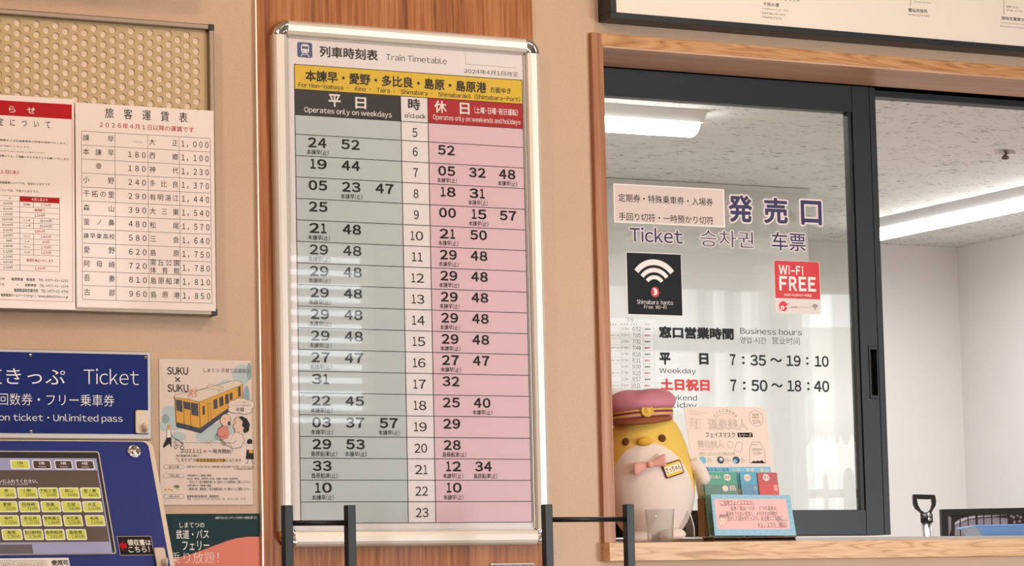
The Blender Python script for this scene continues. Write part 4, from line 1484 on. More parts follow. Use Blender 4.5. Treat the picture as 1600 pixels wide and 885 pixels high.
for x, y1 in ((969, 32), (1487, 79)):
    y = -40
    while y < y1:
        u, v = s3(x + (y * .02), y); u2, v2 = s3(x + (y * .02) + .1, y + 6)
        b.stroke(PIF, [(u, v), (u2, v2)], .0012, M_INK, 1)
        y += 9.5
b.build('printed_panel', t)

# ------------------------------------------------------------------ signs on the glass
def layer_plane(k):
    return Plane((0, YG + .0098 - .0004 * k, 0))


PW = layer_plane(1)
M_PLATE = mat('beige_plate', (226, 206, 196), .5, coat=.2)
s1 = lambda x, y: (920 + x / 3.8475, 270 + y / 3.8475)
b = MB()
(u0, v0), (u1, v1) = s1(147, 64), s1(820, 330)
b.pslab(PW, u0, v0, u1, v1, .0003, M_WHITE)
(u0, v0), (u1, v1) = s1(155, 71), s1(812, 322)
b.prect(PW, u0, v0, u1, v1, M_PLATE, 1)
for s, bx in (('定期券・特殊乗車券・入場券', (177, 125, 747, 202)), ('手回り切符・一時預かり切符', (180, 238, 748, 312))):
    (u0, v0), (u1, v1) = s1(*bx[:2]), s1(*bx[2:])
    b.text(PW, s, u0, v0, u1, v1, M_INK, .004, 2, 4)
tag(b.build('ticket_list_plate'), 'white bordered beige plate listing ticket kinds on the window glass', 'sign')

t = thing('ticket_counter_lettering', PW.w(*PW.px(1137, 395)))
tag(t, 'large violet cut-out lettering for the ticket counter on the glass', 'lettering')
for s, bx, bo, ha in (('発', (838, 132, 985, 302), .028, .06), ('売', (1050, 148, 1197, 310), .028, .06), ('口', (1272, 165, 1402, 318), .028, .06),
                      ('Ticket', (245, 325, 565, 428), .012, .06), ('승차권', (668, 342, 990, 455), -.006, .05), ('车票', (1097, 355, 1305, 475), .008, .055)):
    b = MB()
    (u0, v0), (u1, v1) = s1(*bx[:2]), s1(*bx[2:])
    a0, b1 = PW.px(u0, v0); a1, b0 = PW.px(u1, v1)
    g = glyphs(s, bo, 6)
    sx, sy = (a1 - a0) / g[2], (b1 - b0) / g[3]
    # pale backing: the same letters cut larger
    h = glyphs(s, bo + ha, 4)
    ex, ey = (h[2] - g[2]) / 2 * sx, (h[3] - g[3]) / 2 * sy
    b.textL(PW, s, a0 - ex, b0 - ey, a1 + ex, b1 + ey, M_VHALO, bo + ha, 0, 4)
    b.textL(PW, s, a0, b0, a1, b1, M_VINYL, bo, 2, 6)
    b.build('letter' if len(s) == 1 else 'word', t)

b = MB()
(u0, v0), (u1, v1) = s1(223, 475), s1(567, 864)
b.pslab(PW, u0, v0, u1, v1, .0003, M_WHITE)
(u0, v0), (u1, v1) = s1(227, 480), s1(563, 860)
b.prect(PW, u0, v0, u1, v1, M_STICKERB, 1)
ca, cb = PW.px(*s1(396, 692))
q = PW.px(*s1(397, 522))[1] - cb
for r0, r1 in ((.80, 1.0), (.545, .70), (.30, .44)):
    b.arc(PW, ca, cb, q * r0, q * r1, 38 if r1 == 1 else 37, 142, M_WHITE, 2, 20, 1.02)
ca, cb = PW.px(*s1(398, 718))
b.disc(PW, ca, cb, q * .165, q * .185, M_STICKERR, 2)
b.ppoly(PW, [s1(*p) for p in [(385, 698), (398, 694), (410, 708), (412, 726), (398, 738), (386, 736), (396, 722), (392, 712)]], M_WHITE, 3)
for s, bx in (('Shimabara  hanto', (288, 762, 506, 796)), ('Free  Wi-Fi', (332, 794, 467, 822))):
    (u0, v0), (u1, v1) = s1(*bx[:2]), s1(*bx[2:])
    b.text(PW, s, u0, v0, u1, v1, M_WHITE, -.004, 2, 4)
tag(b.build('wireless_sticker'), 'square black sticker with white signal arcs on the glass', 'sticker')

b = MB()
sw = lambda x, y: (1195 + x / 8.43, 395 + y / 8.43)
a0, b1 = PW.px(*sw(120, 98)); a1, b0 = PW.px(*sw(742, 815))
b.prism(PW, b.rrpts(a0, b0, a1, b1, .0055), .0003, M_VHALO)
pts = b.rrpts(a0 + .0008, b0, a1 - .0012, b1 - .0008, .005)
_, cut = PW.px(*sw(430, 607))
b.poly(PW, [(x, max(y, cut)) for x, y in pts], M_STICKERR, 1)
for s, bx, bo in (('W', (180, 160, 300, 290), .03), ('i', (308, 170, 330, 290), .03), ('-', (344, 230, 396, 252), .0), ('F', (408, 175, 470, 297), .03), ('i', (486, 182, 508, 300), .03),
                  ('F', (186, 308, 296, 503), .035), ('R', (314, 312, 422, 508), .035), ('E', (442, 316, 550, 510), .035), ('E', (566, 320, 676, 515), .035),
                  ('SSID: 0xSPOT-FREE', (252, 540, 616, 583), .02)):
    (u0, v0), (u1, v1) = sw(*bx[:2]), sw(*bx[2:])
    b.text(PW, s, u0, v0, u1, v1, M_WHITE, bo, 2, 5)
(u0, v0) = sw(243, 705)
b.pdisc(PW, u0, v0, 56 / 8.43, M_STICKERR, 1, 66 / 8.43)
for cx_, cy_, rr_ in ((232, 725, 30), (286, 712, 15)):
    for k in range(5):
        a_ = math.radians(90 + 72 * k)
        u, v = sw(cx_ + rr_ * .62 * math.cos(a_), cy_ - rr_ * .62 * math.sin(a_))
        b.pdisc(PW, u, v, rr_ * .36 / 8.43, M_WHITE, 2)
for x, y, r in ((312, 674, 8), (184, 750, 7), (262, 765, 9)):
    b.pdisc(PW, *sw(x, y), r / 8.43, M_STICKERR, 2)
(u0, v0), (u1, v1) = sw(336, 702), sw(440, 736); b.text(PW, 'Japan.', u0, v0, u1, v1, M_GREYINK, .012)
(u0, v0), (u1, v1) = sw(455, 704), sw(614, 734); b.text(PW, 'Free Wi-Fi', u0, v0, u1, v1, mat('light_grey_ink', (190, 180, 176), .6), 0)
ca, cb = PW.px(*sw(664, 746)); q = PW.px(*sw(664, 682))[1] - cb
for r0, r1 in ((.86, 1.0), (.56, .70), (.28, .42)):
    b.arc(PW, ca, cb, q * r0, q * r1, 42, 138, M_INK, 1, 12)
b.disc(PW, ca, cb, q * .12, q * .12, M_INK, 1, 12)
tag(b.build('free_wireless_sticker'), 'red and white rounded sticker reading FREE at the right of the glass', 'sticker')

s2 = lambda x, y: (930 + x / 4.0, 480 + y / 4.0)
t = thing('business_hours_lettering', PW.w(*PW.px(1165, 640)))
tag(t, 'charcoal and red cut-out lettering of business hours on the glass', 'lettering')
for s, x0, y0, x1, y1, bo, mt_ in [('窓口営業時間', 397, 119, 867, 207, .052, M_VBLACK), ('Business hours', 906, 128, 1292, 178, .004, M_VBLACK), ('영업 시간', 904, 186, 1070, 231, -.006, M_VBLACK), ('营业时间', 1104, 188, 1278, 236, -.006, M_VBLACK),
                                   ('平', 400, 284, 472, 362, .052, M_VBLACK), ('日', 648, 288, 709, 362, .052, M_VBLACK), ('7', 840, 295, 879, 366, .026, M_VBLACK), ('：', 916, 308, 935, 358, .03, M_VBLACK), ('35', 968, 298, 1068, 369, .026, M_VBLACK), ('～', 1093, 318, 1168, 346, .03, M_VBLACK), ('19', 1193, 302, 1285, 372, .026, M_VBLACK), ('：', 1317, 313, 1334, 362, .03, M_VBLACK), ('10', 1370, 305, 1460, 376, .026, M_VBLACK),
                                   ('Weekday', 400, 379, 630, 426, .004, M_VBLACK), ('土日祝日', 406, 446, 716, 527, .052, M_VRED),
                                   ('7', 844, 453, 884, 527, .026, M_VBLACK), ('：', 922, 466, 941, 518, .03, M_VBLACK), ('50', 974, 455, 1078, 529, .026, M_VBLACK), ('～', 1100, 476, 1172, 504, .03, M_VBLACK), ('18', 1199, 457, 1289, 530, .026, M_VBLACK), ('：', 1323, 469, 1340, 522, .03, M_VBLACK), ('40', 1366, 460, 1464, 533, .026, M_VBLACK),
                                   ('Weekend', 400, 546, 636, 586, .002, M_VBLACK), ('Holiday', 402, 592, 636, 642, .002, M_VBLACK)]:
    (u0, v0), (u1, v1) = s2(x0, y0), s2(x1, y1)
    b = MB()
    b.text(PW, s, u0, v0, u1, v1, mt_, bo, 1, 5)
    b.build('letter' if len(s) == 1 else ('word' if s[0].isalpha() else 'numeral'), t)

# small train list stuck to the inside of the glass
PV = Plane((0, YG + .0162, 0))
M_VPAPER = mat('white_office_paper', (236, 236, 238), .6)
M_LGREY = mat('pale_grey_line', (190, 190, 194), .6)
b = MB()
b.pslab(PV, 940, 497, 1026, 655, .0004, M_VPAPER)
rows_ = [('103H', '6:52'), ('51H', '7:05'), ('105H', '7:32'), ('53H', '7:48'), ('107H', '8:18'), ('55H', '8:31'), ('109H', '9:00'), ('57H', '9:15'), ('111H', '9:57'), ('59H', '10:21'), ('113H', '10:57'), ('61H', '11:29')]
(u0, v0), (u1, v1) = s2(193, 68), s2(238, 95)
b.text(PV, '下り', u0, v0, u1, v1, M_VBLACK, 0)
for x0, x1 in ((93, 130), (162, 205), (222, 260), (312, 335)):
    (u0, v0), (u1, v1) = s2(x0, 103), s2(x1, 113); b.text(PV, '・・・', u0, v0, u1, v1, M_VBLACK, .03)
for i, (a_, c_) in enumerate(rows_):
    y = 124 + i * 39.3
    (u0, v0), (u1, v1) = s2(163, y + 3), s2(206, y + 22); b.text(PV, a_, u0, v0, u1, v1, M_GREYINK, 0, 2, 1)
    w_ = 52 if len(c_) == 4 else 60
    (u0, v0), (u1, v1) = s2(284 - w_, y), s2(284, y + 27); b.text(PV, c_, u0, v0, u1, v1, M_VBLACK, 0, 2, 2)
    (u0, v0), (u1, v1) = s2(310, y + 9), s2(344, y + 20); b.text(PV, '島原港' if i % 2 == 0 else '諫早行', u0, v0, u1, v1, M_VBLACK if i % 2 == 0 else M_RED, .03, 2, 1)
    if i % 2:
        (u0, v0), (u1, v1) = s2(95, y + 9), s2(152, y + 18); b.text(PV, '本諫早 ー 諫早', u0, v0, u1, v1, M_GREYINK, 0, 2, 1)
    b.line(PV, *s2(80, y + 32), *s2(366, y + 33), .0006, M_LGREY)
for x in (155, 212, 297, 305, 366):
    b.line(PV, *s2(x, 120), *s2(x + 12, 640), .0006, M_LGREY)
tag(b.build('train_list_sheet'), 'white train list sheet behind the glass above the plush hat', 'paper sheet')

# ------------------------------------------------------------------ office things
# D-handled shovel leaning by the counter
t = thing('shovel', (2.55, 2.2, 0), 'black D-handled shovel with a steel shaft standing in the office', 'shovel')
YH = 2.2
PH = Plane((2.29, YH, 0), (math.cos(.5), -math.sin(.5), 0), (0, 0, 1))
sh = lambda x, y: (1400 + x / 8.0, 750 + y / 8.0)
out = [(205, 200), (215, 184), (470, 190), (486, 204), (497, 270), (490, 330), (462, 370), (440, 410), (436, 536), (330, 534), (326, 450), (300, 410), (240, 365), (212, 310)]
inn = [(255, 238), (300, 244), (400, 246), (440, 242), (446, 300), (430, 370), (398, 408), (350, 410), (310, 385), (272, 320)]
b = MB()
from mathutils.geometry import tessellate_polygon
oa = [PH.px(*sh(*p)) for p in out]
ia = [PH.px(*sh(*p)) for p in inn]
pts = oa + ia
tri = tessellate_polygon([[Vector((x, y, 0)) for x, y in oa], [Vector((x, y, 0)) for x, y in ia]])
n = len(pts)
vs = [PH.w(x, y, .011) for x, y in pts] + [PH.w(x, y, -.011) for x, y in pts]
fs = [tuple(f) for f in tri] + [tuple(n + k for k in f)[::-1] for f in tri]
no = len(oa)
fs += [(i, (i + 1) % no, n + (i + 1) % no, n + i) for i in range(no)]
ni = len(ia)
fs += [(no + i, no + (i + 1) % ni, n + no + (i + 1) % ni, n + no + i) for i in range(ni)]
b.add(vs, fs, M_BLACKPL)
b.build('handle', t, bevel=.004)
b = MB(); q0, q1 = PH.w(*PH.px(*sh(381, 425))), PH.w(*PH.px(*sh(385, 536)))
b.tube([q0, q1], .0185, M_BLACKPL, 18); b.build('socket', t)
b = MB()
for x, y in ((405, 442), (410, 496)):
    a_, c_ = PH.px(*sh(x, y))
    b.lathe([(.0001, .0215), (.005, .0205), (.006, .0165)], PH.w(a_, c_, 0), M_CHROME, 12, tuple(PH.n))
b.build('rivet', t)
b = MB()
a0, c0 = PH.px(*sh(383, 530)); a1, c1 = PH.px(*sh(402, 718))
p0 = PH.w(a0, c0)
d = (PH.w(a1, c1) - p0).normalized()
Lk = (p0.z - .32) / -d.z
b.tube([p0 - d * .002, p0 + d * Lk], .0155, mat('polished_steel_tube', (200, 200, 200), .22, .9), 20)
b.build('shaft', t)
b = MB()
pe = p0 + d * Lk
bl = [(-.11, 0), (-.12, -.2), (-.07, -.29), (0, -.31), (.07, -.29), (.12, -.2), (.11, 0), (.03, .02), (-.03, .02)]
pl_ = Plane((pe.x, pe.y, pe.z), PH.ex, PH.ez)
b.prism(pl_, [(x, z) for x, z in bl], .003, M_SILVER)
b.build('blade', t)
ROOT = t

# dark framed photograph leaning in the office
ang = math.radians(-22)
PD = Plane((3.42, 3.0, 1.0), (math.cos(ang), math.sin(ang), 0), (0, 0, 1))
sd = lambda x, y: (1400 + x / 8.0, 750 + y / 8.0)
t = thing('framed_photograph', PD.w(.3, -.16, 0))
tag(t, 'dark framed photograph of a glazed station roof behind the blue tray', 'framed picture')
fa, fb = PD.px(*sd(563, 371))
fbb = 1.14 - 1.0 - .02
fb0 = fb - .52
b = MB()
wF = 1.1
b.slab(PD, fa, fb - .022, fa + wF, fb, .03, M_BLACKPL, .004)
b.slab(PD, fa, fb0, fa + wF, fb0 + .022, .03, M_BLACKPL, .004)
b.slab(PD, fa, fb0 + .022, fa + .022, fb - .022, .03, M_BLACKPL, .004)
b.slab(PD, fa + wF - .022, fb0 + .022, fa + wF, fb - .022, .03, M_BLACKPL, .004)
b.build('frame', t)
b = MB()
M_PH1, M_PH2, M_PH3 = mat('photo_black', (34, 32, 36), .3), mat('photo_grey', (128, 122, 132), .3), mat('photo_light', (176, 168, 182), .3)
b.slab(PD, fa + .02, fb0 + .02, fa + wF - .02, fb - .02, .01, M_PH1, 0)
b.ppoly(PD, [sd(*p) for p in [(610, 412), (650, 425), (690, 470), (690, 620), (660, 712), (620, 712)]], M_PH2, 1)
b.ppoly(PD, [sd(*p) for p in [(735, 540), (800, 490), (1000, 440), (1250, 400), (1398, 398), (1400, 440), (1250, 458), (1050, 470), (880, 500), (735, 570)]], M_PH3, 1)
b.ppoly(PD, [sd(*p) for p in [(735, 580), (880, 510), (1050, 485), (1250, 472), (1398, 485), (1400, 700), (735, 700)]], M_PH2, 1)
for x in (800, 900, 1005, 1095, 1195, 1300, 1405):
    b.line(PD, *sd(x, 420 if x > 950 else 470), *sd(x + 6, 700), .008 if x in (1005, 1405) else .004, M_PH1, 2)
for x, y in ((1440, 450), (1470, 470), (1520, 445), (1560, 470), (1480, 530), (1545, 520)):
    b.pdisc(PD, *sd(x, y), 2.2, M_PH2, 1)
b.build('photo_sheet', t)

# blue tray on the counter
M_TRAY = mat('light_blue_plastic', (108, 160, 230), .4)
YTF = .46
b = MB()
zt_ = ZCT + .0465
tc0 = at(1521, 819, YTF)
tux, tuy = Vector((math.cos(.46), -math.sin(.46), 0)), Vector((math.sin(.46), math.cos(.46), 0))
prof_ = [(0.020, .0), (.0005, 0)]
L = .36
def ring(ix, z):
    xa, xb, ya, yb = ix, L - ix, ix * .8, .24 - ix * .8
    return [tuple(Vector((tc0.x, tc0.y, z)) + tux * x + tuy * y) for x, y in ((xa, ya), (xb, ya), (xb, yb), (xa, yb))]
zb_ = ZCT + .0003
rings = [ring(.036, zb_), ring(.009, zt_ - .004), ring(0, zt_ - .004), ring(0, zt_), ring(.011, zt_), ring(.038, zb_ + .003)]
vs = [p for r in rings for p in r]
fs = []
for i in range(len(rings) - 1):
    for k in range(4):
        fs.append((i * 4 + k, i * 4 + (k + 1) % 4, (i + 1) * 4 + (k + 1) % 4, (i + 1) * 4 + k))
fs += [(3, 2, 1, 0), (20, 21, 22, 23)]
b.add(vs, fs, M_TRAY)
tag(b.build('cash_tray', bevel=.0012), 'shallow light blue tray on the counter at the far right', 'tray')


# ------------------------------------------------------------------ plush on the counter (a plain plush bird)
YP = .096
pc = at(1024, 848, YP)
pc.z = ZCT + .0035
PX = .001335
M_BRN = mat('brown_felt', (104, 58, 34), .9)
M_PINK = mat('dusty_pink_felt', (204, 132, 150), .95)
M_PINKB = mat('soft_pink_satin', (232, 168, 156), .7)
M_PLUM = mat('plum_ribbon', (134, 44, 74), .8)
M_GOLD = mat('gold_braid', (214, 176, 70), .6)
M_BEAK = mat('ochre_felt', (222, 172, 62), .9)
M_WPL = mat('white_plush', (234, 218, 206), .95)
M_BODY = mat('yellow_and_white_plush', (232, 196, 96), .95)
nt, nn, ll, pb = nodes(M_BODY)
tc = nn.new('ShaderNodeTexCoord')
sep = nn.new('ShaderNodeSeparateXYZ')
ll.new(tc.outputs['Object'], sep.inputs[0])


def mth(op, a, b_=None, clamp=False):
    m_ = nn.new('ShaderNodeMath')
    m_.operation = op
    m_.use_clamp = clamp
    for i_, q_ in enumerate((a, b_)):
        if q_ is None:
            continue
        if isinstance(q_, (int, float)):
            m_.inputs[i_].default_value = q_
        else:
            ll.new(q_, m_.inputs[i_])
    return m_.outputs[0]


ex_ = mth('DIVIDE', mth('SUBTRACT', sep.outputs[0], -.002), .092)
ez_ = mth('DIVIDE', mth('SUBTRACT', sep.outputs[2], .085), .120)
d2 = mth('ADD', mth('MULTIPLY', ex_, ex_), mth('MULTIPLY', ez_, ez_))
inside = mth('MULTIPLY', mth('SUBTRACT', 1.03, d2), 18.0, True)
front = mth('MULTIPLY', mth('MULTIPLY', sep.outputs[1], -1.0), 60.0, True)
mask = mth('MULTIPLY', inside, front)
mixn = nn.new('ShaderNodeMix'); mixn.data_type = 'RGBA'
ll.new(mask, mixn.inputs[0])
mixn.inputs[6].default_value = lin((232, 194, 92)); mixn.inputs[7].default_value = lin((236, 218, 206))
ll.new(mixn.outputs[2], pb.inputs['Base Color'])
fz = noise(nt, tc.outputs['Object'], 900, 3)
bump(nt, fz, .5, .0012, pb)
for m_ in (M_WPL, M_PINK):
    nt, nn2, ll2, pb2 = nodes(m_)
    tcc = nn2.new('ShaderNodeTexCoord')
    bump(nt, noise(nt, tcc.outputs['Object'], 900, 3), .4, .001, pb2)

t = thing('plush_bird', pc, 'round yellow and white plush bird in a pink cap on the counter', 'plush toy')
t.rotation_euler = (0, math.radians(-4), math.radians(-29))
ROOTS[t.name] = Vector((0, 0, 0))      # the plush is modelled about its own base


def pl_build(b, name, parent=t, **k):
    ROOTS[parent.name] = Vector((0, 0, 0))
    o = b.build(name, parent, **k)
    ROOTS[o.name] = Vector((0, 0, 0))
    return o


BZ = [(0.001, 0.004), (.030, .004), (.052, .012), (.073, .035), (.089, .070), (.0955, .105), (.0955, .135), (.091, .170), (.083, .207), (.0715, .240), (.056, .264), (.032, .280), (.001, .286)]


def rad(z):
    for (r0, z0), (r1, z1) in zip(BZ, BZ[1:]):
        if z0 <= z <= z1 and z1 > z0:
            return r0 + (r1 - r0) * (z - z0) / (z1 - z0)
    return 0


DY = .86


def surf(x, z, out=0.0):
    r = rad(z)
    yy = -DY * math.sqrt(max(r * r - x * x, 0)) - out
    return Vector((x, yy, z))


b = MB(); b.lathe(BZ, (0, 0, 0), M_BODY, 48, None, 1.0, DY)
pl_build(b, 'body', subsurf=1)
# face: two bead eyes and a cushion beak
for ux in (985, 1042):
    p = surf((ux - 1017) * PX, (848 - 689) * PX)
    nrm = Vector((p.x, p.y / DY / DY, .02)).normalized()
    b = MB(); b.lathe([(.0082, -.001), (.0080, .0015), (.0055, .0038), (.0001, .0046)], p, M_BRN, 20, tuple(nrm)); pl_build(b, 'eye')
b = MB()
p = surf(-.004, (848 - 692) * PX)
b.lathe([(.0001, -.010), (.010, -.009), (.0165, -.005), (.0185, 0), (.0165, .005), (.010, .009), (.0001, .010)], p + Vector((0, .003, 0)), M_BEAK, 24, None, 1.0, .75)
pl_build(b, 'beak', subsurf=1)
# wings and feet
for sx in (-1, 1):
    b = MB()
    c0 = Vector((sx * .088, -.012, .165)); c1 = Vector((sx * .112, -.02, .128)); c2 = Vector((sx * .118, -.022, .108))
    b.tube([c0, c0.lerp(c1, .5) + Vector((sx * .004, 0, 0)), c1, c2], .0175, M_WPL, 14, True, .013)
    pl_build(b, 'wing', subsurf=1)
    b = MB(); b.lathe([(.001, 0), (.024, 0), (.030, .008), (.026, .018), (.012, .024), (.001, .025)], (sx * .036, -.045, .0005), M_WPL, 20, None, 1.0, .86); pl_build(b, 'foot', subsurf=1)
# bow tie
zb2 = (848 - 729) * PX
p = surf(.002, zb2, .004)
bt = MB()
for sx in (-1, 1):
    vs, fs = [], []
    for i in range(7):
        s_ = i / 6
        xx = sx * (.003 + .031 * s_)
        hh = .0045 + .0105 * s_ - .002 * (s_ > .9)
        for k in range(10):
            a_ = 2 * math.pi * k / 10
            vs.append(p + Vector((xx, -.004 + .006 * math.cos(a_) * (.5 + .5 * s_) * (1 if k % 2 else .6), hh * math.sin(a_) + sx * .22 * sx * xx)))
    for i in range(6):
        for k in range(10):
            fs.append((i * 10 + k, i * 10 + (k + 1) % 10, (i + 1) * 10 + (k + 1) % 10, (i + 1) * 10 + k))
    fs.append(tuple(range(60, 70)))
    bt.add(vs, fs, M_PINKB, True)
bt.lathe([(.001, -.0065), (.0055, -.006), (.0068, 0), (.0055, .006), (.001, .0065)], p + Vector((0, -.006, 0)), M_PINKB, 14)
pl_build(bt, 'bow_tie')
# name tag
zc_ = (848 - 738.5) * PX
xc_ = (1057.5 - 1020) * PX
p = surf(xc_, zc_, .0035)
exd = Vector((math.cos(.45), math.sin(.45), .22)).normalized()
pln = Plane(p, exd, Vector((-.2, -.0, 1)) - exd * Vector((-.2, 0, 1)).dot(exd))
b = MB()
hw_, hh_ = .0220, .0150
b.prism(pln, b.rrpts(-hw_, -hh_, hw_, hh_, .003), .003, mat('maroon_stitching', (92, 30, 36), .9))
b.rrect(pln, -hw_ + .0022, -hh_ + .0022, hw_ - .0022, hh_ - .0022, .002, mat('yellow_tag_felt', (232, 196, 70), .9), 1)
b.rect(pln, -hw_ + .0022, -.0075, hw_ - .0022, .0085, mat('cream_tag_band', (246, 234, 206), .9), 2)
b.textL(pln, 'さっちゃん', -hw_ + .004, -.006, hw_ - .004, .007, mat('maroon_lettering', (110, 30, 40), .9), .02, 3, 4)
pl_build(b, 'name_tag')
# cap
zc0 = .264
b = MB()
capc = Vector((-.004, .0, zc0))
b.lathe([(.062, -.012), (.066, -.010), (.067, 0), (.0665, .014)], capc, M_PINK, 40, None, 1, .95)
pl_build(b, 'cap_band')
b = MB()
vs, fs = [], []
prof_c = [(.0665, .013), (.0725, .017), (.0765, .025), (.0735, .036), (.063, .046), (.045, .053), (.022, .0565), (.001, .057)]
NN = 40
for r_, h_ in prof_c:
    for k in range(NN):
        a_ = 2 * math.pi * k / NN
        wob = 1 + .035 * math.sin(5 * a_ + h_ * 90) * min(1, max(0, (h_ - .014) * 60))
        vs.append(capc + Vector((r_ * math.cos(a_) * wob, .95 * r_ * math.sin(a_) * wob, h_ + (.007 * math.sin(a_ * 2 + .6) + .004 * math.sin(a_ * 5 + 1)) * (r_ / .08) * min(1, max(0, (h_ - .013) * 50)))))
for i in range(len(prof_c) - 1):
    for k in range(NN):
        fs.append((i * NN + k, i * NN + (k + 1) % NN, (i + 1) * NN + (k + 1) % NN, (i + 1) * NN + k))
b.add(vs, fs, M_PINK, True)
pl_build(b, 'cap_crown', subsurf=1)
b = MB()
for z0_, z1_, mt_ in ((.0, .004, M_GOLD), (.004, .009, M_PLUM), (.009, .0125, M_GOLD)):
    b.lathe([(.0677, z0_), (.0683, (z0_ + z1_) / 2), (.0677, z1_)], capc, mt_, 40, None, 1, .95)
pl_build(b, 'cap_ribbon')
bp = capc + Vector((.012, -.0675 * .95, .008))
b = MB()
b.lathe([(.0135, 0), (.0135, .002), (.0105, .003), (.0095, .0018), (.0065, .0018), (.0055, .0035), (.0001, .004)], bp, M_GOLD, 24, (.16, -1, .1))
pl_build(b, 'cap_badge')
b = MB()
vs, fs = [], []
for i in range(21):
    a_ = math.radians(200 + 140 * i / 20)
    w_ = math.sin(math.pi * i / 20)
    for r_, h_ in ((.0665, -.002), (.0665 + .018 * w_, -.008 - .008 * w_), (.0665 + .016 * w_, -.012 - .008 * w_), (.063, -.010)):
        vs.append(capc + Vector((r_ * math.cos(a_), .95 * r_ * math.sin(a_), h_)))
for i in range(20):
    for k in range(4):
        fs.append((i * 4 + k, i * 4 + (k + 1) % 4, (i + 1) * 4 + (k + 1) % 4, (i + 1) * 4 + k))
b.add(vs, fs, mat('brown_brim_felt', (150, 84, 54), .9), True)
pl_build(b, 'cap_brim')

# ------------------------------------------------------------------ clear cup in front of the plush
cpt = at(1032, 848, -.005)
b = MB()
pr = [(.0245, .0005), (.0262, .001), (.0300, .066), (.0315, .067), (.0305, .068), (.0292, .066), (.0252, .003), (.0001, .003), (.0001, .0005)]
b.lathe(pr, (cpt.x, cpt.y, ZCT), M_CLEAR, 40)
tag(b.build('clear_cup'), 'empty clear plastic cup standing at the foot of the plush bird', 'cup')

# ------------------------------------------------------------------ face mask display
sk = lambda x, y: (1060 + x / 4.025, 630 + y / 4.025)
YD0 = .0
# leaning leaflet card
aL = math.radians(9)
PC = Plane((.8, .094, ZCT + .02), (1, 0.0, 0), (0, math.sin(aL), math.cos(aL)))
M_CARD = mat('pale_pink_card', (238, 214, 200), .55)
M_GOLDL = mat('grey_gold_outline', (150, 134, 122), .6)
M_AQUA = mat('aqua_print', (120, 190, 216), .5)
M_NAVYP = mat('navy_print', (52, 70, 92), .5)
b = MB()
card = [sk(34, 28), sk(80, 24), sk(530, 28), sk(548, 48), sk(604, 440), sk(640, 700), sk(150, 740), sk(78, 330)]
b.prism(PC, [PC.px(*p) for p in card], .0009, M_CARD)


def ct(s, x0, y0, x1, y1, mt_, bo=0.0, layer=2, res=4):
    (u0, v0), (u1, v1) = sk(x0, y0), sk(x1, y1)
    b.text(PC, s, u0, v0, u1, v1, mt_, bo, layer, res)


def outline_text(s, x0, y0, x1, y1, bo=.012):
    (u0, v0), (u1, v1) = sk(x0, y0), sk(x1, y1)
    b.text(PC, s, u0, v0, u1, v1, M_GOLDL, bo + .012, 1, 4)
    b.text(PC, s, u0 + .25, v0 + .25, u1 - .25, v1 - .25, M_CARD, bo - .016, 2, 4)


outline_text('温泉美人', 180, 96, 440, 172, .022)
outline_text('雲仙美人', 117, 234, 288, 284, .02)
for i, ch in enumerate('おうちで温泉美容'):
    a_ = math.radians(148 - i * 16.5)
    x, y = 293 + 78 * math.cos(a_), 122 - 74 * math.sin(a_)
    ct(ch, x - 8, y - 8, x + 8, y + 8, M_GOLDL, 0, 2, 1)
b.stroke(PC, [sk(293 + 66 * math.cos(math.radians(a_)), 122 - 56 * math.sin(math.radians(a_))) for a_ in range(30, 151, 12)], .0006, M_GOLDL, 2)
ct('フェイスマスク', 170, 184, 358, 218, M_INK, .008)
b.ppoly(PC, [sk(370, 188), sk(464, 188), sk(468, 216), sk(374, 216)], M_INK, 2)
ct('シリーズ', 378, 192, 460, 213, M_CARD, .02, 3)
for s, x0, y0, x1, y1 in (('マスク', 78, 94, 94, 152), ('フェイス', 106, 98, 124, 168)):
    for k, ch in enumerate(s):
        h = (y1 - y0) / len(s)
        ct(ch, x0, y0 + h * k + 2, x1 - 2, y0 + h * (k + 1) - 2, M_GOLDL, 0, 2, 1)
for x in (72, 100, 131):
    b.line(PC, *sk(x, 96), *sk(x + 3, 168), .0005, M_GOLDL)
ct('Beauty mask from the hot springs', 66, 58, 172, 66, M_GOLDL, 0, 2, 1); ct('Unzen Onsen', 66, 46, 112, 52, M_GOLDL, 0, 2, 1); ct('facial collection', 70, 68, 140, 76, M_GOLDL, 0, 2, 1)
ca, cb = PC.px(*sk(487, 97)); rr_ = PC.px(*sk(531, 97))[0] - ca
b.arc(PC, ca, cb, rr_ - .0006, rr_, 0, 360, M_GOLDL, 1, 40)
ct('温泉', 462, 66, 506, 80, M_GOLDL, .006, 2, 2); ct('水配合', 462, 84, 508, 98, M_GOLDL, .006, 2, 2); ct('50%', 464, 106, 518, 132, M_GOLDL, 0)
ct('フェイスマスク', 122, 287, 216, 299, M_GOLDL, 0, 2, 2)
ct('温泉たっぷりもっちり湯上がり肌', 128, 310, 356, 325, M_GOLDL, 0, 2, 2); b.line(PC, *sk(126, 328), *sk(358, 328), .0006, M_GOLDL)
for x, c_ in ((152, M_AQUA), (265, M_NAVYP), (363, M_NAVYP)):
    b.pdisc(PC, *sk(x, 360), 23 / 4.025, M_GOLDL, 1); b.pdisc(PC, *sk(x, 360), 22 / 4.025, c_, 2)
b.pdisc(PC, *sk(268, 356), 2.6, M_CARD, 3); b.pdisc(PC, *sk(356, 366), 3.0, M_AQUA, 3)
for x in (180, 292, 390):
    ct('温泉水', x, 346, x + 24, 354, M_GOLDL, 0, 2, 1); ct('成分配合', x, 358, x + 36, 366, M_GOLDL, 0, 2, 1); ct('うるおい', x, 370, x + 30, 378, M_GOLDL, 0, 2, 1)
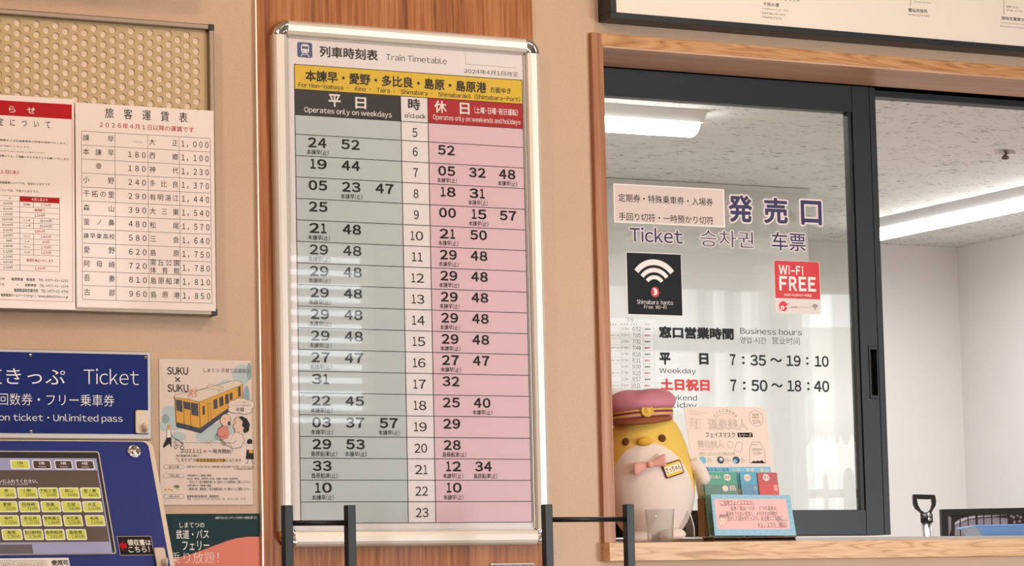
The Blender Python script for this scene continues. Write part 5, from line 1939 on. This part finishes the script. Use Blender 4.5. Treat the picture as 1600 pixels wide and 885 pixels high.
b.arc(PC, *PC.px(*sk(326, 264)), .0068, .0074, 0, 360, M_GOLDL, 1, 24); b.stroke(PC, [sk(352, 302), sk(366, 246), sk(402, 252), sk(392, 312), sk(352, 302)], .0006, M_GOLDL, 2)
em = [(464, 246), (510, 246), (540, 296), (548, 380), (450, 380), (446, 296)]
b.stroke(PC, [sk(*p) for p in em], .0009, M_GOLDL, 2, True)
ct('UNZEN', 462, 286, 524, 301, M_GOLDL, .004); ct('BIJIN', 470, 310, 520, 325, M_GOLDL, .004); ct('温泉美容マスク', 464, 258, 508, 266, M_GOLDL, 0, 2, 1)
b.ppoly(PC, [sk(456, 378), sk(474, 362), (sk(496, 366)), sk(520, 356), sk(544, 378)], M_INK, 2)
b.ppoly(PC, [sk(470, 364), sk(496, 346), sk(524, 362), sk(508, 368), sk(498, 360), sk(486, 370)], M_CARD, 3)
b.ppoly(PC, [sk(134, 404), sk(578, 402), sk(584, 440), sk(600, 520), sk(160, 560)], M_AQUA, 1)
ct('島原半島の温泉', 150, 408, 320, 432, M_NAVYP, .004); ct('小浜・島原・雲仙', 330, 410, 570, 434, M_CARD, .004)
tag(b.build('advert_card'), 'tall pale pink advert card leaning back at the rear of the mask display', 'card')

# three packs of masks in the holder
M_GRN, M_GRN2 = mat('green_pack_print', (92, 166, 138), .4, coat=.5), mat('grey_green_pack_print', (112, 140, 128), .4, coat=.5)
M_BLU, M_BLU2 = mat('sky_pack_print', (98, 170, 196), .4, coat=.5), mat('blue_grey_pack_print', (110, 152, 176), .4, coat=.5)
M_ROS, M_ROS2 = mat('rose_pack_print', (196, 96, 96), .4, coat=.5), mat('red_pack_print', (214, 92, 92), .4, coat=.5)
aS = math.radians(9)
packs = [('green face mask pack at the left of the clear holder', (155, 436, 392, 700), M_GRN, M_GRN2, 0.0, '島'),
         ('sky blue face mask pack in the middle of the clear holder', (386, 438, 520, 700), M_BLU, M_BLU2, .006, '小'),
         ('rose red face mask pack at the right of the clear holder', (496, 438, 650, 700), M_ROS, M_ROS2, .003, '雲')]
for lab, bx, c1_, c2_, dy, ch in packs:
    PKL = Plane((.8, .034 + dy, ZCT + .02), (1, 0, 0), (0, math.sin(aS), math.cos(aS)))
    b = MB()
    (u0, v0), (u1, v1) = sk(bx[0], bx[1]), sk(bx[2], bx[3])
    a0, b1 = PKL.px(u0, v0); a1, b0 = PKL.px(u1, v1)
    b0 = -.016
    b.slab(PKL, a0, b0, a1, b1, .004, c1_)
    _, mid = PKL.px(*sk(bx[0], 512))
    b.rect(PKL, a0 + .0008, b0 + .002, a1 - .0008, mid, c2_, 1)
    w_ = a1 - a0
    cu, cv = a0 + w_ * (.72 if ch == '島' else .42), b1 - .011
    b.disc(PKL, cu, cv, .0085, .0075, M_CARD, 1)
    b.textL(PKL, '島原', cu - .006, cv - .003, cu + .006, cv + .004, M_GOLDL, .01, 2, 2) if ch == '島' else b.textL(PKL, '小浜' if ch == '小' else '雲仙', cu - .006, cv - .003, cu + .006, cv + .004, M_GOLDL, .01, 2, 2)
    b.textL(PKL, ch, a0 + w_ * .74, mid - .014, a0 + w_ * .95, mid - .002, M_CARD, .0, 2, 3)
    if ch == '島':
        b.disc(PKL, a0 + w_ * .62, mid - .009, .0075, .0065, M_CARD, 2); b.textL(PKL, '雲仙美人', a0 + w_ * .18, b1 - .014, a0 + w_ * .52, b1 - .006, M_CARD, 0, 2, 2)
    tag(b.build('face_mask_pack'), lab, 'mask pack', 'face mask packs in the clear holder')

# clear acrylic holder
hx0, hx1 = at(1113, 840, .0).x, at(1240, 838, .0).x
hy0, hy1 = .009, .042
hxl = at(1084, 846, .012).x
t = thing('acrylic_holder', ((hx0 + hx1) / 2, (hy0 + hy1) / 2, ZCT))
tag(t, 'clear acrylic holder with a cardboard foot on the counter beside the plush', 'display holder')
zf = ZCT + .0118
b = MB(); b.box(hxl, hx1 + .002, hy0, hy1, zf - .0015, zf, M_CLEAR); b.build('base_plate', t)
b = MB(); b.box(hx0, hx1, hy0, hy0 + .0015, zf, zf + .050, M_CLEAR); b.build('front_wall', t)
for x in (hxl, hx1):
    b = MB()
    vs = []
    for xx in (x, x + .0015):
        vs += [(xx, hy0, zf), (xx, hy1, zf), (xx, hy1 + .004, zf + .085), (xx, hy0 + .030, zf + .060), (xx, hy0 + .012, zf + .045), (xx, hy0, zf + .020)]
    b.add(vs, [(0, 1, 2, 3, 4, 5), (11, 10, 9, 8, 7, 6)] + [(i, 6 + i, 6 + (i + 1) % 6, (i + 1) % 6) for i in range(6)], M_CLEAR)
    b.build('side_wall', t)
b = MB(); b.tube([(hxl, hy0, zf), (hxl, hy0, zf + .020), (hxl, hy0 + .012, zf + .045), (hxl, hy0 + .030, zf + .060), (hxl, hy1 + .004, zf + .085)], .0011, mat('bright_acrylic_edge', (236, 232, 228), .2), 6)
b.build('polished_edge', t)
M_KRAFT = mat('kraft_board', (164, 128, 98), .8)
kx = at(1100, 790, .062).x
b = MB(); b.box(kx, hx1 - .006, .062, .088, zf + .0005, zf + .082, M_KRAFT); b.build('kraft_insert', t)
M_CARDB = mat('dark_corrugated_cardboard', (96, 76, 58), .9)
b = MB()
b.box(hx0 - .002, hx1 + .001, hy0 - .018, hy1 - .004, ZCT + .0003, ZCT + .003, M_CARDB)
b.box(hx0 - .002, hx1 + .001, hy0 - .018, hy1 - .004, ZCT + .0075, ZCT + .0100, M_CARDB)
nw = 64
xs = [hx0 - .001 + (hx1 - hx0 + .001) * i / nw for i in range(nw + 1)]
vs = []
for i, x in enumerate(xs):
    z = ZCT + .00525 + .0022 * (1 if i % 2 else -1)
    vs += [(x, hy0 - .0175, z), (x, hy1 - .005, z)]
b.add(vs, [(2 * i, 2 * i + 1, 2 * i + 3, 2 * i + 2) for i in range(nw)], M_CARDB)
b.build('cardboard_foot', t)

# price card
aP = math.radians(12)
PR = Plane((.8, -.0135, ZCT + .013), (1, .0, 0), (0, math.sin(aP), math.cos(aP)))
b = MB()
cd4 = [sk(204, 575), sk(700, 580), sk(742, 834), sk(230, 834)]
b.prism(PR, [PR.px(*p) for p in cd4], .0012, mat('aqua_dotted_card', (150, 196, 216), .5))
cc = [PR.px(*p) for p in (sk(222, 604), sk(676, 604), sk(704, 795), sk(246, 795))]
M_PKC = mat('soft_pink_card', (240, 190, 186), .55)
# rounded pink field
rp = []
for i, (x, y) in enumerate(cc):
    p0, p1, p2 = Vector(cc[i - 1]), Vector((x, y)), Vector(cc[(i + 1) % 4])
    d0, d1 = (p0 - p1).normalized() * .006, (p2 - p1).normalized() * .006
    for k in range(5):
        s_ = k / 4
        rp.append(tuple((p1 + d0) * (1 - s_) ** 2 + p1 * 2 * s_ * (1 - s_) + (p1 + d1) * s_ ** 2))
b.poly(PR, rp, M_PKC, 1)
M_DOT = mat('wine_dots', (130, 50, 66), .6)
for i in range(13):
    b.pdisc(PR, *sk(228 + i * 38, 586 + (i % 2) * 10), .55, M_DOT, 2); b.pdisc(PR, *sk(250 + i * 38, 806 + (i % 2) * 16), .55, M_DOT, 2)
for i in range(6):
    b.pdisc(PR, *sk(690 + i * 6, 620 + i * 34), .55, M_DOT, 2); b.pdisc(PR, *sk(214 + i * 4, 610 + i * 36), .45, M_DOT, 2)


def pt_(s, x0, y0, x1, y1, mt_=M_INK, bo=-.006):
    (u0, v0), (u1, v1) = sk(x0, y0), sk(x1, y1)
    b.text(PR, s, u0, v0, u1, v1, mt_, bo, 2, 3)


pt_('『ご当地フェイスマスク』', 250, 612, 474, 644)
b.line(PR, *sk(266, 646), *sk(470, 636), .0008, M_VRED, 2)
pt_('島原・雲仙・小浜　３つの温泉の', 326, 650, 616, 676); pt_('温泉をうるおい配合し　それぞれの特徴を', 296, 684, 628, 710); pt_('活かした成分がたっぷり。お土産にご利用に', 304, 712, 660, 742); pt_('いかがでしょうか', 610, 732, 688, 746)
pt_('￥１，２００（税込）', 496, 750, 682, 782, M_INK, 0)
b.line(PR, *sk(500, 783), *sk(678, 783), .0008, M_VRED, 2)
fc = [sk(276 + 27 * math.cos(math.radians(a_)), 746 + 28 * math.sin(math.radians(a_))) for a_ in range(0, 360, 20)]
b.ppoly(PR, fc, mat('pale_face_ink', (246, 206, 190), .6), 2); b.stroke(PR, fc, .0005, M_VRED, 3, True)
b.stroke(PR, [sk(262, 742), sk(270, 744)], .0005, M_INK, 4); b.stroke(PR, [sk(284, 744), sk(292, 742)], .0005, M_INK, 4); b.stroke(PR, [sk(270, 760), sk(278, 763), sk(286, 760)], .0005, M_VRED, 4)
for k in range(5):
    b.stroke(PR, [sk(254 + k * 10, 722), sk(262 + k * 10, 702), sk(270 + k * 9, 720)], .0007, M_BRN, 4)
tag(b.build('price_card'), 'small pink and aqua handwritten price card in front of the masks', 'card')
# clear sleeve end of the card


# ------------------------------------------------------------------ black steel stands in front of the wall
def stand(name, label, posts, bar_v, y):
    (l0, l1, lv), (r0, r1, rv) = posts
    w = .0165
    xa = at(l1, lv, y).x - w
    xb = at(r1, rv, y).x - w
    zt_ = (at(l1, lv, y).z + at(r1, rv, y).z) / 2
    t = thing(name, ((xa + xb + w) / 2, y + w / 2, 0), label, 'metal stand', 'black steel stands before the wall')
    for x in (xa, xb):
        b = MB(); b.box(x, x + w, y, y + w, .012, zt_, M_BLACK); b.build('post', t, bevel=.0012)
    zb_ = at((l1 + r0) / 2, bar_v, y).z
    b = MB(); b.tube([(xa + w - .002, y + w / 2, zb_), (xb + .002, y + w / 2, zb_)], .0048, M_BLACK, 12); b.build('cross_bar', t)
    b = MB(); b.tube([(xa + w - .002, y + w / 2, .35), (xb + .002, y + w / 2, .35)], .0048, M_BLACK, 12); b.build('cross_bar', t)
    for x in (xa, xb):
        b = MB(); b.box(x - .002, x + w + .002, y - .16, y + w + .16, 0.0003, .012, M_BLACK); b.build('foot', t, bevel=.002)


stand('steel_stand', 'black square post steel stand in front of the left part of the timetable', ((442.5, 458, 791.5), (535.5, 556, 788)), 817.5, -.55)
stand('steel_stand', 'black square post steel stand between the timetable and the ticket counter', ((845.5, 863.5, 790.3), (970, 990.5, 786.3)), 812, -.42)
bpy.data.objects.remove(_txo)
bpy.data.curves.remove(_txt)
